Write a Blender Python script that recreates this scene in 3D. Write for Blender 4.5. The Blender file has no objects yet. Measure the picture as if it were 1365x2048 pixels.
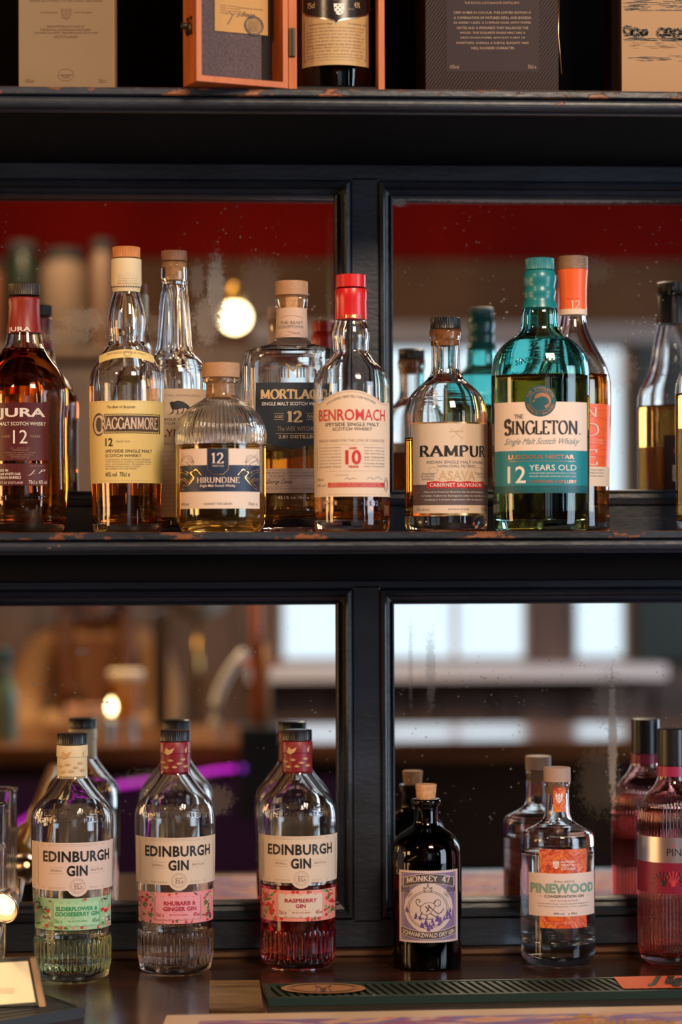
import bpy, bmesh, math, random
from mathutils import Vector, Matrix

# ------------------------------------------------------------------ camera, light, exposure
SC = bpy.context.scene
COL = SC.collection
F = 4836.0                      # 85 mm lens on a 24 x 36 frame, portrait, in pixels of the 1365 x 2048 frame
CAMZ = 1.3745                   # counter top is at z = CAMZ - .42
CAMY = -2.52                    # the mirrors lie in the plane y = 0
YAW, PITCH, ROLL = 0.06034988, 0.01615789, -0.003664
_fwd = Vector((math.sin(YAW) * math.cos(PITCH), math.cos(YAW) * math.cos(PITCH), math.sin(PITCH)))
_r0 = Vector((math.cos(YAW), -math.sin(YAW), 0))
_u0 = _r0.cross(_fwd)
_rt = _r0 * math.cos(ROLL) + _u0 * math.sin(ROLL)
_up = -_r0 * math.sin(ROLL) + _u0 * math.cos(ROLL)

cam_data = bpy.data.cameras.new('camera')
cam = bpy.data.objects.new('camera', cam_data)
COL.objects.link(cam)
cam_data.sensor_fit = 'VERTICAL'
cam_data.sensor_height = 36.0
cam_data.sensor_width = 24.0
cam_data.lens = F / 2048 * 36.0
cam_data.clip_start = 0.05
M = Matrix(((_rt.x, _up.x, -_fwd.x), (_rt.y, _up.y, -_fwd.y), (_rt.z, _up.z, -_fwd.z)))
cam.matrix_world = Matrix.Translation((0, CAMY, CAMZ)) @ M.to_4x4()
cam_data.dof.use_dof = True
cam_data.dof.focus_distance = 2.36
cam_data.dof.aperture_fstop = 3.3
SC.camera = cam

w = bpy.data.worlds.new('world')
SC.world = w
w.use_nodes = True
w.node_tree.nodes['Background'].inputs[0].default_value = (0.55, 0.7, 1, 1)
w.node_tree.nodes['Background'].inputs[1].default_value = 0.0

SC.view_settings.view_transform = 'Standard'
SC.view_settings.look = 'None'
SC.view_settings.gamma = 1
SC.view_settings.use_curve_mapping = False
SC.view_settings.exposure = 0.0
SC.cycles.max_bounces = 20
SC.cycles.transmission_bounces = 20
SC.cycles.glossy_bounces = 8
SC.cycles.diffuse_bounces = 4
SC.cycles.transparent_max_bounces = 16
SC.cycles.sample_clamp_indirect = 6.0
SC.cycles.blur_glossy = 0.5


def area(name, loc, to, size, energy, col, sy=None):
    d = bpy.data.lights.new(name, 'AREA')
    d.energy = energy
    d.color = col
    d.size = size
    if sy:
        d.shape = 'RECTANGLE'
        d.size_y = sy
    o = bpy.data.objects.new(name, d)
    COL.objects.link(o)
    o.location = loc
    o.rotation_euler = (Vector(to) - Vector(loc)).to_track_quat('-Z', 'Y').to_euler()
    return o


area('ceiling_lamp_light', (0.62, -1.60, CAMZ + 1.02), (0.15, 0, CAMZ - .12), 0.42, 28, (1, 0.78, 0.56))
area('ceiling_lamp_light', (-0.9, -1.5, CAMZ + 0.95), (0.0, 0, CAMZ - .1), 0.14, 7, (1, 0.66, 0.38))
area('side_window_light', (2.6, -1.9, CAMZ + 0.1), (0.2, 0, CAMZ - .1), 1.0, 42, (0.66, 0.82, 1.0), 1.5)
area('warm_fill_light', (-2.4, -1.3, CAMZ + .1), (0, -.2, CAMZ - .15), 0.45, 16, (1, 0.55, 0.22), .7)  # unseen warm fill, added so the liquids glow
area('warm_fill_light', (-2.2, -.5, CAMZ - .1), (0, -.2, CAMZ - .15), 0.3, 7, (1, 0.60, 0.26), .5)  # second added warm fill, lower and closer to the shelves
area('bar_fill_light', (-0.35, -3.0, 2.70), (-0.35, -4.0, 1.1), 0.3, 60, (1, 0.68, 0.38))  # unseen warm light added to brighten the person and the bar top
area('cool_fill_light', (2.9, -4.2, 1.7), (-.2, -6, .9), 1.0, 40, (.72, .84, 1.0))  # unseen cool light added to brighten the sill and wall panels
area('room_lamp_light', (-0.6, -3.4, 2.75), (-0.4, -6, 1.7), 0.5, 26, (1, 0.7, 0.42))

# ------------------------------------------------------------------ pixel <-> world


def ray(x, y):
    d = _rt * ((x - 682.5) / F) - _up * ((y - 1024.0) / F) + _fwd
    return d / d.y


def at(x, y, Y):
    """world point seen at photo pixel (x, y) on the plane y = Y"""
    return Vector((0, CAMY, CAMZ)) + ray(x, y) * (Y - CAMY)


def V(x, y, Y):
    """real point (in the room, y = Y < 0) whose mirror image is seen at pixel (x, y)"""
    p = at(x, y, -Y)
    return Vector((p.x, Y, p.z))


# ------------------------------------------------------------------ materials
MATS = {}


def nodes(name):
    m = bpy.data.materials.new(name)
    m.use_nodes = True
    return m, m.node_tree, m.node_tree.nodes['Principled BSDF']


def mat(name, col, rough=.5, metal=0., spec=.5, coat=0., var=0., bump=0., scale=30., emit=None, es=0.):
    if name in MATS:
        return MATS[name]
    m, t, b = nodes(name)
    b.inputs['Base Color'].default_value = (*col, 1)
    b.inputs['Roughness'].default_value = rough
    b.inputs['Metallic'].default_value = metal
    b.inputs['Specular IOR Level'].default_value = spec
    b.inputs['Coat Weight'].default_value = coat
    if emit:
        b.inputs['Emission Color'].default_value = (*emit, 1)
        b.inputs['Emission Strength'].default_value = es
    if var or bump:
        tc = t.nodes.new('ShaderNodeTexCoord')
        n = t.nodes.new('ShaderNodeTexNoise')
        n.inputs['Scale'].default_value = scale
        n.inputs['Detail'].default_value = 6
        t.links.new(tc.outputs['Object'], n.inputs['Vector'])
        if var:
            r = t.nodes.new('ShaderNodeValToRGB')
            r.color_ramp.elements[0].position = .3
            r.color_ramp.elements[1].position = .7
            r.color_ramp.elements[0].color = (*[c * (1 - var) for c in col], 1)
            r.color_ramp.elements[1].color = (*[min(1, c * (1 + var)) for c in col], 1)
            t.links.new(n.outputs['Fac'], r.inputs['Fac'])
            t.links.new(r.outputs['Color'], b.inputs['Base Color'])
        if bump:
            bp = t.nodes.new('ShaderNodeBump')
            bp.inputs['Strength'].default_value = bump
            bp.inputs['Distance'].default_value = .001
            t.links.new(n.outputs['Fac'], bp.inputs['Height'])
            t.links.new(bp.outputs['Normal'], b.inputs['Normal'])
    MATS[name] = m
    return m


def glassm(name, col=(1, 1, 1), ior=1.48, rough=0.0):
    if name in MATS:
        return MATS[name]
    m, t, b = nodes(name)
    b.inputs['Base Color'].default_value = (*col, 1)
    b.inputs['Transmission Weight'].default_value = 1
    b.inputs['Roughness'].default_value = rough
    b.inputs['IOR'].default_value = ior
    MATS[name] = m
    return m


def painted(name, chips, z0=None):
    """near-black worn paint over orange-brown wood, chipped"""
    m, t, b = nodes(name)
    L = t.links.new
    tc = t.nodes.new('ShaderNodeTexCoord')
    mp = t.nodes.new('ShaderNodeMapping')
    mp.inputs['Scale'].default_value = (1, 2.5, 2.5)
    L(tc.outputs['Object'], mp.inputs['Vector'])
    n1 = t.nodes.new('ShaderNodeTexNoise'); n1.inputs['Scale'].default_value = 28; n1.inputs['Detail'].default_value = 8
    n1.inputs['Roughness'].default_value = .65
    n2 = t.nodes.new('ShaderNodeTexNoise'); n2.inputs['Scale'].default_value = 90; n2.inputs['Detail'].default_value = 6
    n3 = t.nodes.new('ShaderNodeTexNoise'); n3.inputs['Scale'].default_value = 7; n3.inputs['Detail'].default_value = 3
    for n in (n1, n2, n3):
        L(mp.outputs[0], n.inputs['Vector'])
    r = t.nodes.new('ShaderNodeValToRGB')
    r.color_ramp.elements[0].position = chips
    r.color_ramp.elements[1].position = chips + .025
    r.color_ramp.elements[0].color = (0, 0, 0, 1)
    r.color_ramp.elements[1].color = (1, 1, 1, 1)
    L(n1.outputs['Fac'], r.inputs['Fac'])
    pc = t.nodes.new('ShaderNodeValToRGB')
    pc.color_ramp.elements[0].position = .35
    pc.color_ramp.elements[1].position = .7
    pc.color_ramp.elements[0].color = (0.008, 0.011, 0.018, 1)
    pc.color_ramp.elements[1].color = (0.024, 0.032, 0.050, 1)
    L(n3.outputs['Fac'], pc.inputs['Fac'])
    wc = t.nodes.new('ShaderNodeValToRGB')
    wc.color_ramp.elements[0].color = (0.05, 0.012, 0.005, 1)
    wc.color_ramp.elements[1].color = (0.36, 0.12, 0.035, 1)
    L(n2.outputs['Fac'], wc.inputs['Fac'])
    mx = t.nodes.new('ShaderNodeMix'); mx.data_type = 'RGBA'
    L(r.outputs[0], mx.inputs['Factor']); L(pc.outputs[0], mx.inputs['A']); L(wc.outputs[0], mx.inputs['B'])
    L(mx.outputs['Result'], b.inputs['Base Color'])
    rr = t.nodes.new('ShaderNodeMapRange')
    rr.inputs['To Min'].default_value = .3; rr.inputs['To Max'].default_value = .55
    L(n2.outputs['Fac'], rr.inputs['Value']); L(rr.outputs[0], b.inputs['Roughness'])
    bp = t.nodes.new('ShaderNodeBump'); bp.inputs['Strength'].default_value = .45; bp.inputs['Distance'].default_value = .0012
    ad = t.nodes.new('ShaderNodeMath'); ad.operation = 'SUBTRACT'
    L(n2.outputs['Fac'], ad.inputs[0]); L(r.outputs[0], ad.inputs[1])
    L(ad.outputs[0], bp.inputs['Height']); L(bp.outputs[0], b.inputs['Normal'])
    return m


def woodm(name, c0, c1, scale=6, rough=.4, axis=(1, 14, 14), coat=0., bump=.15):
    m, t, b = nodes(name)
    L = t.links.new
    tc = t.nodes.new('ShaderNodeTexCoord')
    mp = t.nodes.new('ShaderNodeMapping')
    mp.inputs['Scale'].default_value = axis
    L(tc.outputs['Object'], mp.inputs['Vector'])
    n = t.nodes.new('ShaderNodeTexNoise')
    n.inputs['Scale'].default_value = scale
    n.inputs['Detail'].default_value = 8
    n.inputs['Distortion'].default_value = .6
    L(mp.outputs[0], n.inputs['Vector'])
    r = t.nodes.new('ShaderNodeValToRGB')
    r.color_ramp.elements[0].position = .3
    r.color_ramp.elements[1].position = .72
    r.color_ramp.elements[0].color = (*c0, 1)
    r.color_ramp.elements[1].color = (*c1, 1)
    L(n.outputs['Fac'], r.inputs['Fac'])
    L(r.outputs[0], b.inputs['Base Color'])
    b.inputs['Roughness'].default_value = rough
    b.inputs['Coat Weight'].default_value = coat
    b.inputs['Coat Roughness'].default_value = .12
    bp = t.nodes.new('ShaderNodeBump'); bp.inputs['Strength'].default_value = bump; bp.inputs['Distance'].default_value = .001
    L(n.outputs['Fac'], bp.inputs['Height']); L(bp.outputs[0], b.inputs['Normal'])
    MATS[name] = m
    return m


def mirrorm(name, spots, haze=.03, seed=0.):
    """old silvered glass: a mirror with specks, and worn patches at given places (x, z, sx, sz, strength)"""
    m = bpy.data.materials.new(name)
    m.use_nodes = True
    t = m.node_tree
    L = t.links.new
    t.nodes.clear()
    out = t.nodes.new('ShaderNodeOutputMaterial')
    gl = t.nodes.new('ShaderNodeBsdfGlossy')
    gl.inputs['Color'].default_value = (.80, .80, .80, 1)
    gl.inputs['Roughness'].default_value = 0.0
    df = t.nodes.new('ShaderNodeBsdfDiffuse')
    df.inputs['Color'].default_value = (.34, .29, .25, 1)
    mix = t.nodes.new('ShaderNodeMixShader')
    L(gl.outputs[0], mix.inputs[1]); L(df.outputs[0], mix.inputs[2]); L(mix.outputs[0], out.inputs[0])
    geo = t.nodes.new('ShaderNodeNewGeometry')
    sep = t.nodes.new('ShaderNodeSeparateXYZ')
    L(geo.outputs['Position'], sep.inputs[0])

    def noise(sc, det, off, rgh=.6):
        mp = t.nodes.new('ShaderNodeMapping'); mp.inputs['Location'].default_value = (off + seed, 0, off)
        L(geo.outputs['Position'], mp.inputs[0])
        n = t.nodes.new('ShaderNodeTexNoise'); n.inputs['Scale'].default_value = sc; n.inputs['Detail'].default_value = det
        n.inputs['Roughness'].default_value = rgh
        L(mp.outputs[0], n.inputs['Vector'])
        return n.outputs['Fac']

    def math_(op, a, b_):
        n = t.nodes.new('ShaderNodeMath'); n.operation = op
        for i, v in enumerate((a, b_)):
            if v is None:
                continue
            if isinstance(v, (int, float)):
                n.inputs[i].default_value = v
            else:
                L(v, n.inputs[i])
        return n.outputs[0]

    def step(v, a, b_, hi=1.):
        n = t.nodes.new('ShaderNodeMapRange'); n.inputs['From Min'].default_value = a; n.inputs['From Max'].default_value = b_
        n.inputs['To Max'].default_value = hi
        L(v, n.inputs['Value'])
        return n.outputs[0]
    # specks
    vo = t.nodes.new('ShaderNodeTexVoronoi'); vo.inputs['Scale'].default_value = 130
    L(geo.outputs['Position'], vo.inputs['Vector'])
    speck = step(vo.outputs['Distance'], .17, .10)
    gate = step(noise(11, 5, 3.), .50, .66)
    fac = math_('MULTIPLY', speck, gate)
    fac = math_('MULTIPLY', fac, .95)
    smear = step(noise(14, 8, 7., .7), .62, .95, .10)
    fac = math_('MAXIMUM', fac, smear)
    fac = math_('ADD', fac, haze * .12)
    fine = noise(210, 10, 1., .85)
    for (x, z, sx, sz, s) in spots:
        dx = math_('DIVIDE', math_('SUBTRACT', sep.outputs[0], x), sx)
        dz = math_('DIVIDE', math_('SUBTRACT', sep.outputs[2], z), sz)
        d2 = math_('ADD', math_('MULTIPLY', dx, dx), math_('MULTIPLY', dz, dz))
        e = math_('SUBTRACT', 1.0, math_('SQRT', d2, None))
        e = math_('ADD', math_('MULTIPLY', e, .62), math_('MULTIPLY', math_('SUBTRACT', fine, .5), 1.5))
        e = step(e, .10, .30, s)
        fac = math_('MAXIMUM', fac, e)
    L(fac, mix.inputs[0])
    return m


# ------------------------------------------------------------------ mesh helpers


def link(name, bm, m=None, parent=None, smooth=False, loc=None):
    me = bpy.data.meshes.new(name)
    bm.to_mesh(me)
    bm.free()
    if m:
        for q in (m if isinstance(m, (list, tuple)) else [m]):
            me.materials.append(q)
    if smooth:
        for p in me.polygons:
            p.use_smooth = True
    o = bpy.data.objects.new(name, me)
    COL.objects.link(o)
    if parent:
        o.parent = parent
    if loc is not None:
        o.location = loc
    return o


def tag(o, label=None, cat=None, group=None, kind=None):
    if label: o['label'] = label
    if cat: o['category'] = cat
    if group: o['group'] = group
    if kind: o['kind'] = kind
    return o


def empty(name, loc, label=None, cat=None, group=None, rz=0):
    o = bpy.data.objects.new(name, None)
    o.empty_display_size = .03
    COL.objects.link(o)
    o.location = loc
    o.rotation_euler = (0, 0, rz)
    return tag(o, label, cat, group)


def box(bm, a, b, mi=0, bev=0):
    x0, y0, z0 = [min(p, q) for p, q in zip(a, b)]
    x1, y1, z1 = [max(p, q) for p, q in zip(a, b)]
    vs = [bm.verts.new(p) for p in ((x0, y0, z0), (x1, y0, z0), (x1, y1, z0), (x0, y1, z0),
                                    (x0, y0, z1), (x1, y0, z1), (x1, y1, z1), (x0, y1, z1))]
    fs = []
    for f in ((0, 3, 2, 1), (4, 5, 6, 7), (0, 1, 5, 4), (1, 2, 6, 5), (2, 3, 7, 6), (3, 0, 4, 7)):
        q = bm.faces.new([vs[i] for i in f]); q.material_index = mi; fs.append(q)
    if bev:
        es = list({e for f in fs for e in f.edges})
        bmesh.ops.bevel(bm, geom=es, offset=bev, segments=2, profile=.5, affect='EDGES')


def bx(name, a, b, m, parent=None, bev=0):
    bm = bmesh.new(); box(bm, a, b, 0, bev)
    return link(name, bm, m, parent)


def extrude_x(bm, prof, x0, x1, segs=1):
    """closed (y, z) outline extruded along x"""
    rows = []
    for k in range(segs + 1):
        x = x0 + (x1 - x0) * k / segs
        rows.append([bm.verts.new((x, y, z)) for y, z in prof])
    n = len(prof)
    for k in range(segs):
        for i in range(n):
            j = (i + 1) % n
            bm.faces.new((rows[k][i], rows[k][j], rows[k + 1][j], rows[k + 1][i]))
    bm.faces.new(rows[0][::-1]); bm.faces.new(rows[-1])
    bmesh.ops.recalc_face_normals(bm, faces=bm.faces)


def pchip(pts, n):
    """monotone smooth resampling of [(t, v)]"""
    pts = sorted(pts)
    t = [p[0] for p in pts]; v = [p[1] for p in pts]
    N = len(t)
    h = [t[i + 1] - t[i] for i in range(N - 1)]
    d = [(v[i + 1] - v[i]) / h[i] for i in range(N - 1)]
    m = [d[0]] + [0 if d[i - 1] * d[i] <= 0 else 2 / (1 / d[i - 1] + 1 / d[i]) for i in range(1, N - 1)] + [d[-1]]

    def f(x):
        if x <= t[0]: return v[0]
        if x >= t[-1]: return v[-1]
        i = max(k for k in range(N - 1) if t[k] <= x)
        s = (x - t[i]) / h[i]
        return ((2 * s**3 - 3 * s**2 + 1) * v[i] + (s**3 - 2 * s**2 + s) * h[i] * m[i]
                + (-2 * s**3 + 3 * s**2) * v[i + 1] + (s**3 - s**2) * h[i] * m[i + 1])
    return f


def ring(bm, a, b, n, z, segs, fn=None):
    vs = []
    for i in range(segs):
        th = 2 * math.pi * i / segs
        c, s = math.cos(th), math.sin(th)
        if n != 2:
            x = a * math.copysign(abs(c) ** (2 / n), c); y = b * math.copysign(abs(s) ** (2 / n), s)
        else:
            x, y = a * c, b * s
        k = fn(th, z) if fn else 1
        vs.append(bm.verts.new((x * k, y * k, z)))
    return vs


def skin(bm, rows, flip=False, mi=0):
    for r0, r1 in zip(rows[:-1], rows[1:]):
        n = max(len(r0), len(r1))
        for i in range(n):
            j = (i + 1) % n
            if len(r0) == 1:
                f = (r0[0], r1[j], r1[i])
            elif len(r1) == 1:
                f = (r0[i], r0[j], r1[0])
            else:
                f = (r0[i], r0[j], r1[j], r1[i])
            q = bm.faces.new(f[::-1] if flip else f)
            q.material_index = mi; q.smooth = True


def lathe(bm, prof, segs=32, fn=None, sq=1., n=2, mi=0):
    """solid of revolution, prof = [(r, z)] from bottom to top, closed at both ends"""
    rows = []
    for r, z in prof:
        if r <= 1e-6:
            rows.append([bm.verts.new((0, 0, z))])
        else:
            rows.append(ring(bm, r, r * sq, n, z, segs, fn))
    if len(rows[0]) > 1:
        rows.insert(0, [bm.verts.new((0, 0, prof[0][1]))])
    if len(rows[-1]) > 1:
        rows.append([bm.verts.new((0, 0, prof[-1][1]))])
    skin(bm, rows, False, mi)


def sharpen(o, ang=35):
    me = o.data
    bm = bmesh.new(); bm.from_mesh(me)
    for e in bm.edges:
        if len(e.link_faces) == 2 and e.calc_face_angle(0) > math.radians(ang):
            e.smooth = False
    bm.to_mesh(me); bm.free()
    return o


def tube(bm, pts, r, segs=10, mi=0, cap=True):
    pts = [Vector(p) for p in pts]
    rows = []
    for i, p in enumerate(pts):
        d = (pts[min(i + 1, len(pts) - 1)] - pts[max(i - 1, 0)]).normalized()
        a = d.cross(Vector((0, 0, 1)))
        if a.length < .1: a = d.cross(Vector((1, 0, 0)))
        a.normalize(); b = d.cross(a)
        rr = r[i] if isinstance(r, (list, tuple)) else r
        rows.append([bm.verts.new(p + (a * math.cos(2 * math.pi * k / segs) + b * math.sin(2 * math.pi * k / segs)) * rr) for k in range(segs)])
    if cap:
        rows.insert(0, [bm.verts.new(pts[0])]); rows.append([bm.verts.new(pts[-1])])
    skin(bm, rows, False, mi)
    bmesh.ops.recalc_face_normals(bm, faces=bm.faces)


# ------------------------------------------------------------------ lettering
_TC = {}


def text_polys(s, bold=0., shear=0., sp=1., ex=0.):
    """outline-filled glyph faces of the built-in font, normalised to the box 0..1 x 0..1"""
    key = (s, bold, shear, sp, ex)
    if key in _TC: return _TC[key]
    cu = bpy.data.curves.new('t', 'FONT')
    cu.body = s; cu.resolution_u = 2 if len(s) > 4 else 4
    cu.offset = bold; cu.shear = shear; cu.space_character = sp
    ob = bpy.data.objects.new('t', cu)
    me = ob.to_mesh()
    vs = [v.co.copy() for v in me.vertices]
    fs = [list(p.vertices) for p in me.polygons]
    ob.to_mesh_clear()
    bpy.data.objects.remove(ob); bpy.data.curves.remove(cu)
    x0 = min(v.x for v in vs); x1 = max(v.x for v in vs); y0 = min(v.y for v in vs); y1 = max(v.y for v in vs)
    vs = [((v.x - x0) / (x1 - x0), (v.y - y0) / (y1 - y0)) for v in vs]
    _TC[key] = (vs, fs)
    return _TC[key]


def arc(cx, cy, rx, ry, a0, a1, n=12):
    return [(cx + rx * math.cos(math.radians(a0 + (a1 - a0) * i / n)), cy + ry * math.sin(math.radians(a0 + (a1 - a0) * i / n))) for i in range(n + 1)]


# a roman book face: (advance, strokes, serifs); the stroke width follows a broad pen, serifs are small slabs
SERIF = {
    'A': (.82, [[(.04, 0), (.4, 1), (.76, 0)], [(.17, .36), (.63, .36)]], [(.05, 0), (.75, 0)]),
    'B': (.66, [[(.12, 0), (.12, 1)], [(.12, 1), (.3, 1)] + arc(.3, .76, .2, .24, 90, -90), [(.12, .52), (.32, .52)] + arc(.32, .26, .24, .26, 90, -90) + [(.12, 0)]], [(.12, 0), (.12, 1)]),
    'C': (.76, [arc(.42, .5, .36, .5, 38, 322, 20)], []),
    'D': (.8, [[(.12, 0), (.12, 1)], [(.12, 1), (.35, 1)] + arc(.35, .5, .36, .5, 90, -90, 14) + [(.12, 0)]], [(.12, 0), (.12, 1)]),
    'E': (.62, [[(.12, 0), (.12, 1)], [(.12, 1), (.54, 1), (.54, .84)], [(.12, .52), (.44, .52)], [(.12, 0), (.57, 0), (.57, .17)]], [(.12, 0), (.12, 1)]),
    'G': (.8, [arc(.42, .5, .36, .5, 40, 360, 20) + [(.78, .42)], [(.74, .42), (.74, .08)]], [(.72, .42)]),
    'H': (.84, [[(.14, 0), (.14, 1)], [(.7, 0), (.7, 1)], [(.14, .52), (.7, .52)]], [(.14, 0), (.14, 1), (.7, 0), (.7, 1)]),
    'I': (.32, [[(.16, 0), (.16, 1)]], [(.16, 0), (.16, 1)]),
    'K': (.78, [[(.14, 0), (.14, 1)], [(.66, 1), (.2, .46)], [(.3, .56), (.7, 0)]], [(.14, 0), (.14, 1), (.64, 1), (.7, 0)]),
    'L': (.6, [[(.12, 0), (.12, 1)], [(.12, 0), (.56, 0), (.56, .2)]], [(.12, 0), (.12, 1)]),
    'M': (.98, [[(.14, 0), (.16, 1)], [(.16, 1), (.49, .1), (.82, 1)], [(.82, 1), (.84, 0)]], [(.14, 0), (.84, 0), (.12, 1), (.86, 1)]),
    'N': (.86, [[(.14, 0), (.14, 1)], [(.14, 1), (.72, 0)], [(.72, 0), (.72, 1)]], [(.14, 0), (.1, 1), (.72, 1)]),
    'O': (.84, [arc(.42, .5, .36, .5, 0, 360, 24)], []),
    'P': (.66, [[(.12, 0), (.12, 1)], [(.12, 1), (.32, 1)] + arc(.32, .74, .24, .26, 90, -90) + [(.12, .48)]], [(.12, 0), (.12, 1)]),
    'R': (.74, [[(.12, 0), (.12, 1)], [(.12, 1), (.32, 1)] + arc(.32, .75, .22, .25, 90, -90) + [(.12, .5)], [(.34, .5), (.68, 0)]], [(.12, 0), (.12, 1), (.68, 0)]),
    'S': (.6, [arc(.3, .75, .21, .25, 25, 250, 14) + arc(.3, .25, .23, .27, 80, -150, 14)], []),
    'T': (.72, [[(.36, 0), (.36, 1)], [(.04, .82), (.04, 1), (.68, 1), (.68, .82)]], [(.36, 0)]),
    'U': (.82, [[(.14, 1), (.14, .35)] + arc(.41, .35, .27, .35, 180, 360, 12) + [(.68, 1)]], [(.14, 1), (.68, 1)]),
    'V': (.8, [[(.04, 1), (.4, 0), (.76, 1)]], [(.06, 1), (.74, 1)]),
    'W': (1.1, [[(.04, 1), (.32, 0), (.55, .9), (.78, 0), (1.06, 1)]], [(.05, 1), (1.05, 1)]),
    'Y': (.74, [[(.04, 1), (.37, .46), (.7, 1)], [(.37, .46), (.37, 0)]], [(.05, 1), (.69, 1), (.37, 0)]),
    'Z': (.68, [[(.08, .82), (.08, 1), (.6, 1), (.06, 0), (.62, 0), (.62, .18)]], []),
    '0': (.62, [arc(.31, .5, .24, .5, 0, 360, 20)], []),
    '1': (.44, [[(.1, .82), (.24, 1), (.24, 0)]], [(.24, 0)]),
    '2': (.6, [arc(.29, .72, .21, .28, 165, -40, 12) + [(.06, 0), (.55, 0), (.55, .14)]], []),
    '4': (.64, [[(.44, 0), (.44, 1), (.05, .3), (.6, .3)]], [(.44, 0)]),
    '7': (.58, [[(.06, .84), (.06, 1), (.54, 1), (.22, 0)]], []),
    '.': (.22, [[(.11, 0), (.11, .1)]], []), ' ': (.4, [], []),
    '&': (.8, [[(.74, .1), (.22, .8)] + arc(.34, .83, .13, .17, 180, 0, 8) + [(.12, .3)] + arc(.3, .25, .2, .25, 160, 340, 8) + [(.7, .5)]], []),
}


def serif_polys(s, thick=.15, thin=.045, gap=.06, serif=True):
    key = ('S', s, thick, thin, gap, serif)
    if key in _TC: return _TC[key]
    vs, fs = [], []
    nib = (math.cos(math.radians(14)), math.sin(math.radians(14)))
    ox = 0

    def quad(q):
        k = len(vs); vs.extend(q); fs.append([k, k + 1, k + 2, k + 3])
    for ch in s:
        adv, st, sf = SERIF.get(ch, SERIF[' '])
        for pl in st:
            L_, R_ = [], []
            n = len(pl)
            for i, p in enumerate(pl):
                a = pl[max(i - 1, 0)]; b = pl[min(i + 1, n - 1)]
                if p in (a, b) and i not in (0, n - 1): continue
                dx, dy = b[0] - a[0], b[1] - a[1]; l = math.hypot(dx, dy) or 1; dx /= l; dy /= l
                # sharp corner: break the stroke so that both legs keep their width
                w_ = thin + (thick - thin) * abs(dx * nib[1] - dy * nib[0])
                L_.append((p, dx, dy, w_))
            segs = []
            for i in range(n - 1):
                a, b = pl[i], pl[i + 1]
                dx, dy = b[0] - a[0], b[1] - a[1]; l = math.hypot(dx, dy)
                if l < 1e-6: continue
                dx /= l; dy /= l
                w_ = thin + (thick - thin) * abs(dx * nib[1] - dy * nib[0])
                segs.append((a, b, dx, dy, w_, l))
            for a, b, dx, dy, w_, l in segs:
                e = w_ * .25 if l < .12 else 0.012
                nx, ny = -dy * w_ / 2, dx * w_ / 2
                quad([(ox + a[0] - dx * e + nx, a[1] - dy * e + ny), (ox + a[0] - dx * e - nx, a[1] - dy * e - ny),
                      (ox + b[0] + dx * e - nx, b[1] + dy * e - ny), (ox + b[0] + dx * e + nx, b[1] + dy * e + ny)])
        if serif:
            for x, y in sf:
                d = 1 if y == 0 else -1
                hw = thick * .5 + .085
                quad([(ox + x - hw, y - .015), (ox + x + hw, y - .015), (ox + x + hw, y + .015 + thin * .3 * d), (ox + x - hw, y + .015 + thin * .3 * d)])
        ox += adv + gap
    x0 = min(v[0] for v in vs); x1 = max(v[0] for v in vs); y0 = min(v[1] for v in vs); y1 = max(v[1] for v in vs)
    vs = [((a - x0) / (x1 - x0), (b - y0) / (y1 - y0)) for a, b in vs]
    _TC[key] = (vs, fs)
    return _TC[key]


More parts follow.
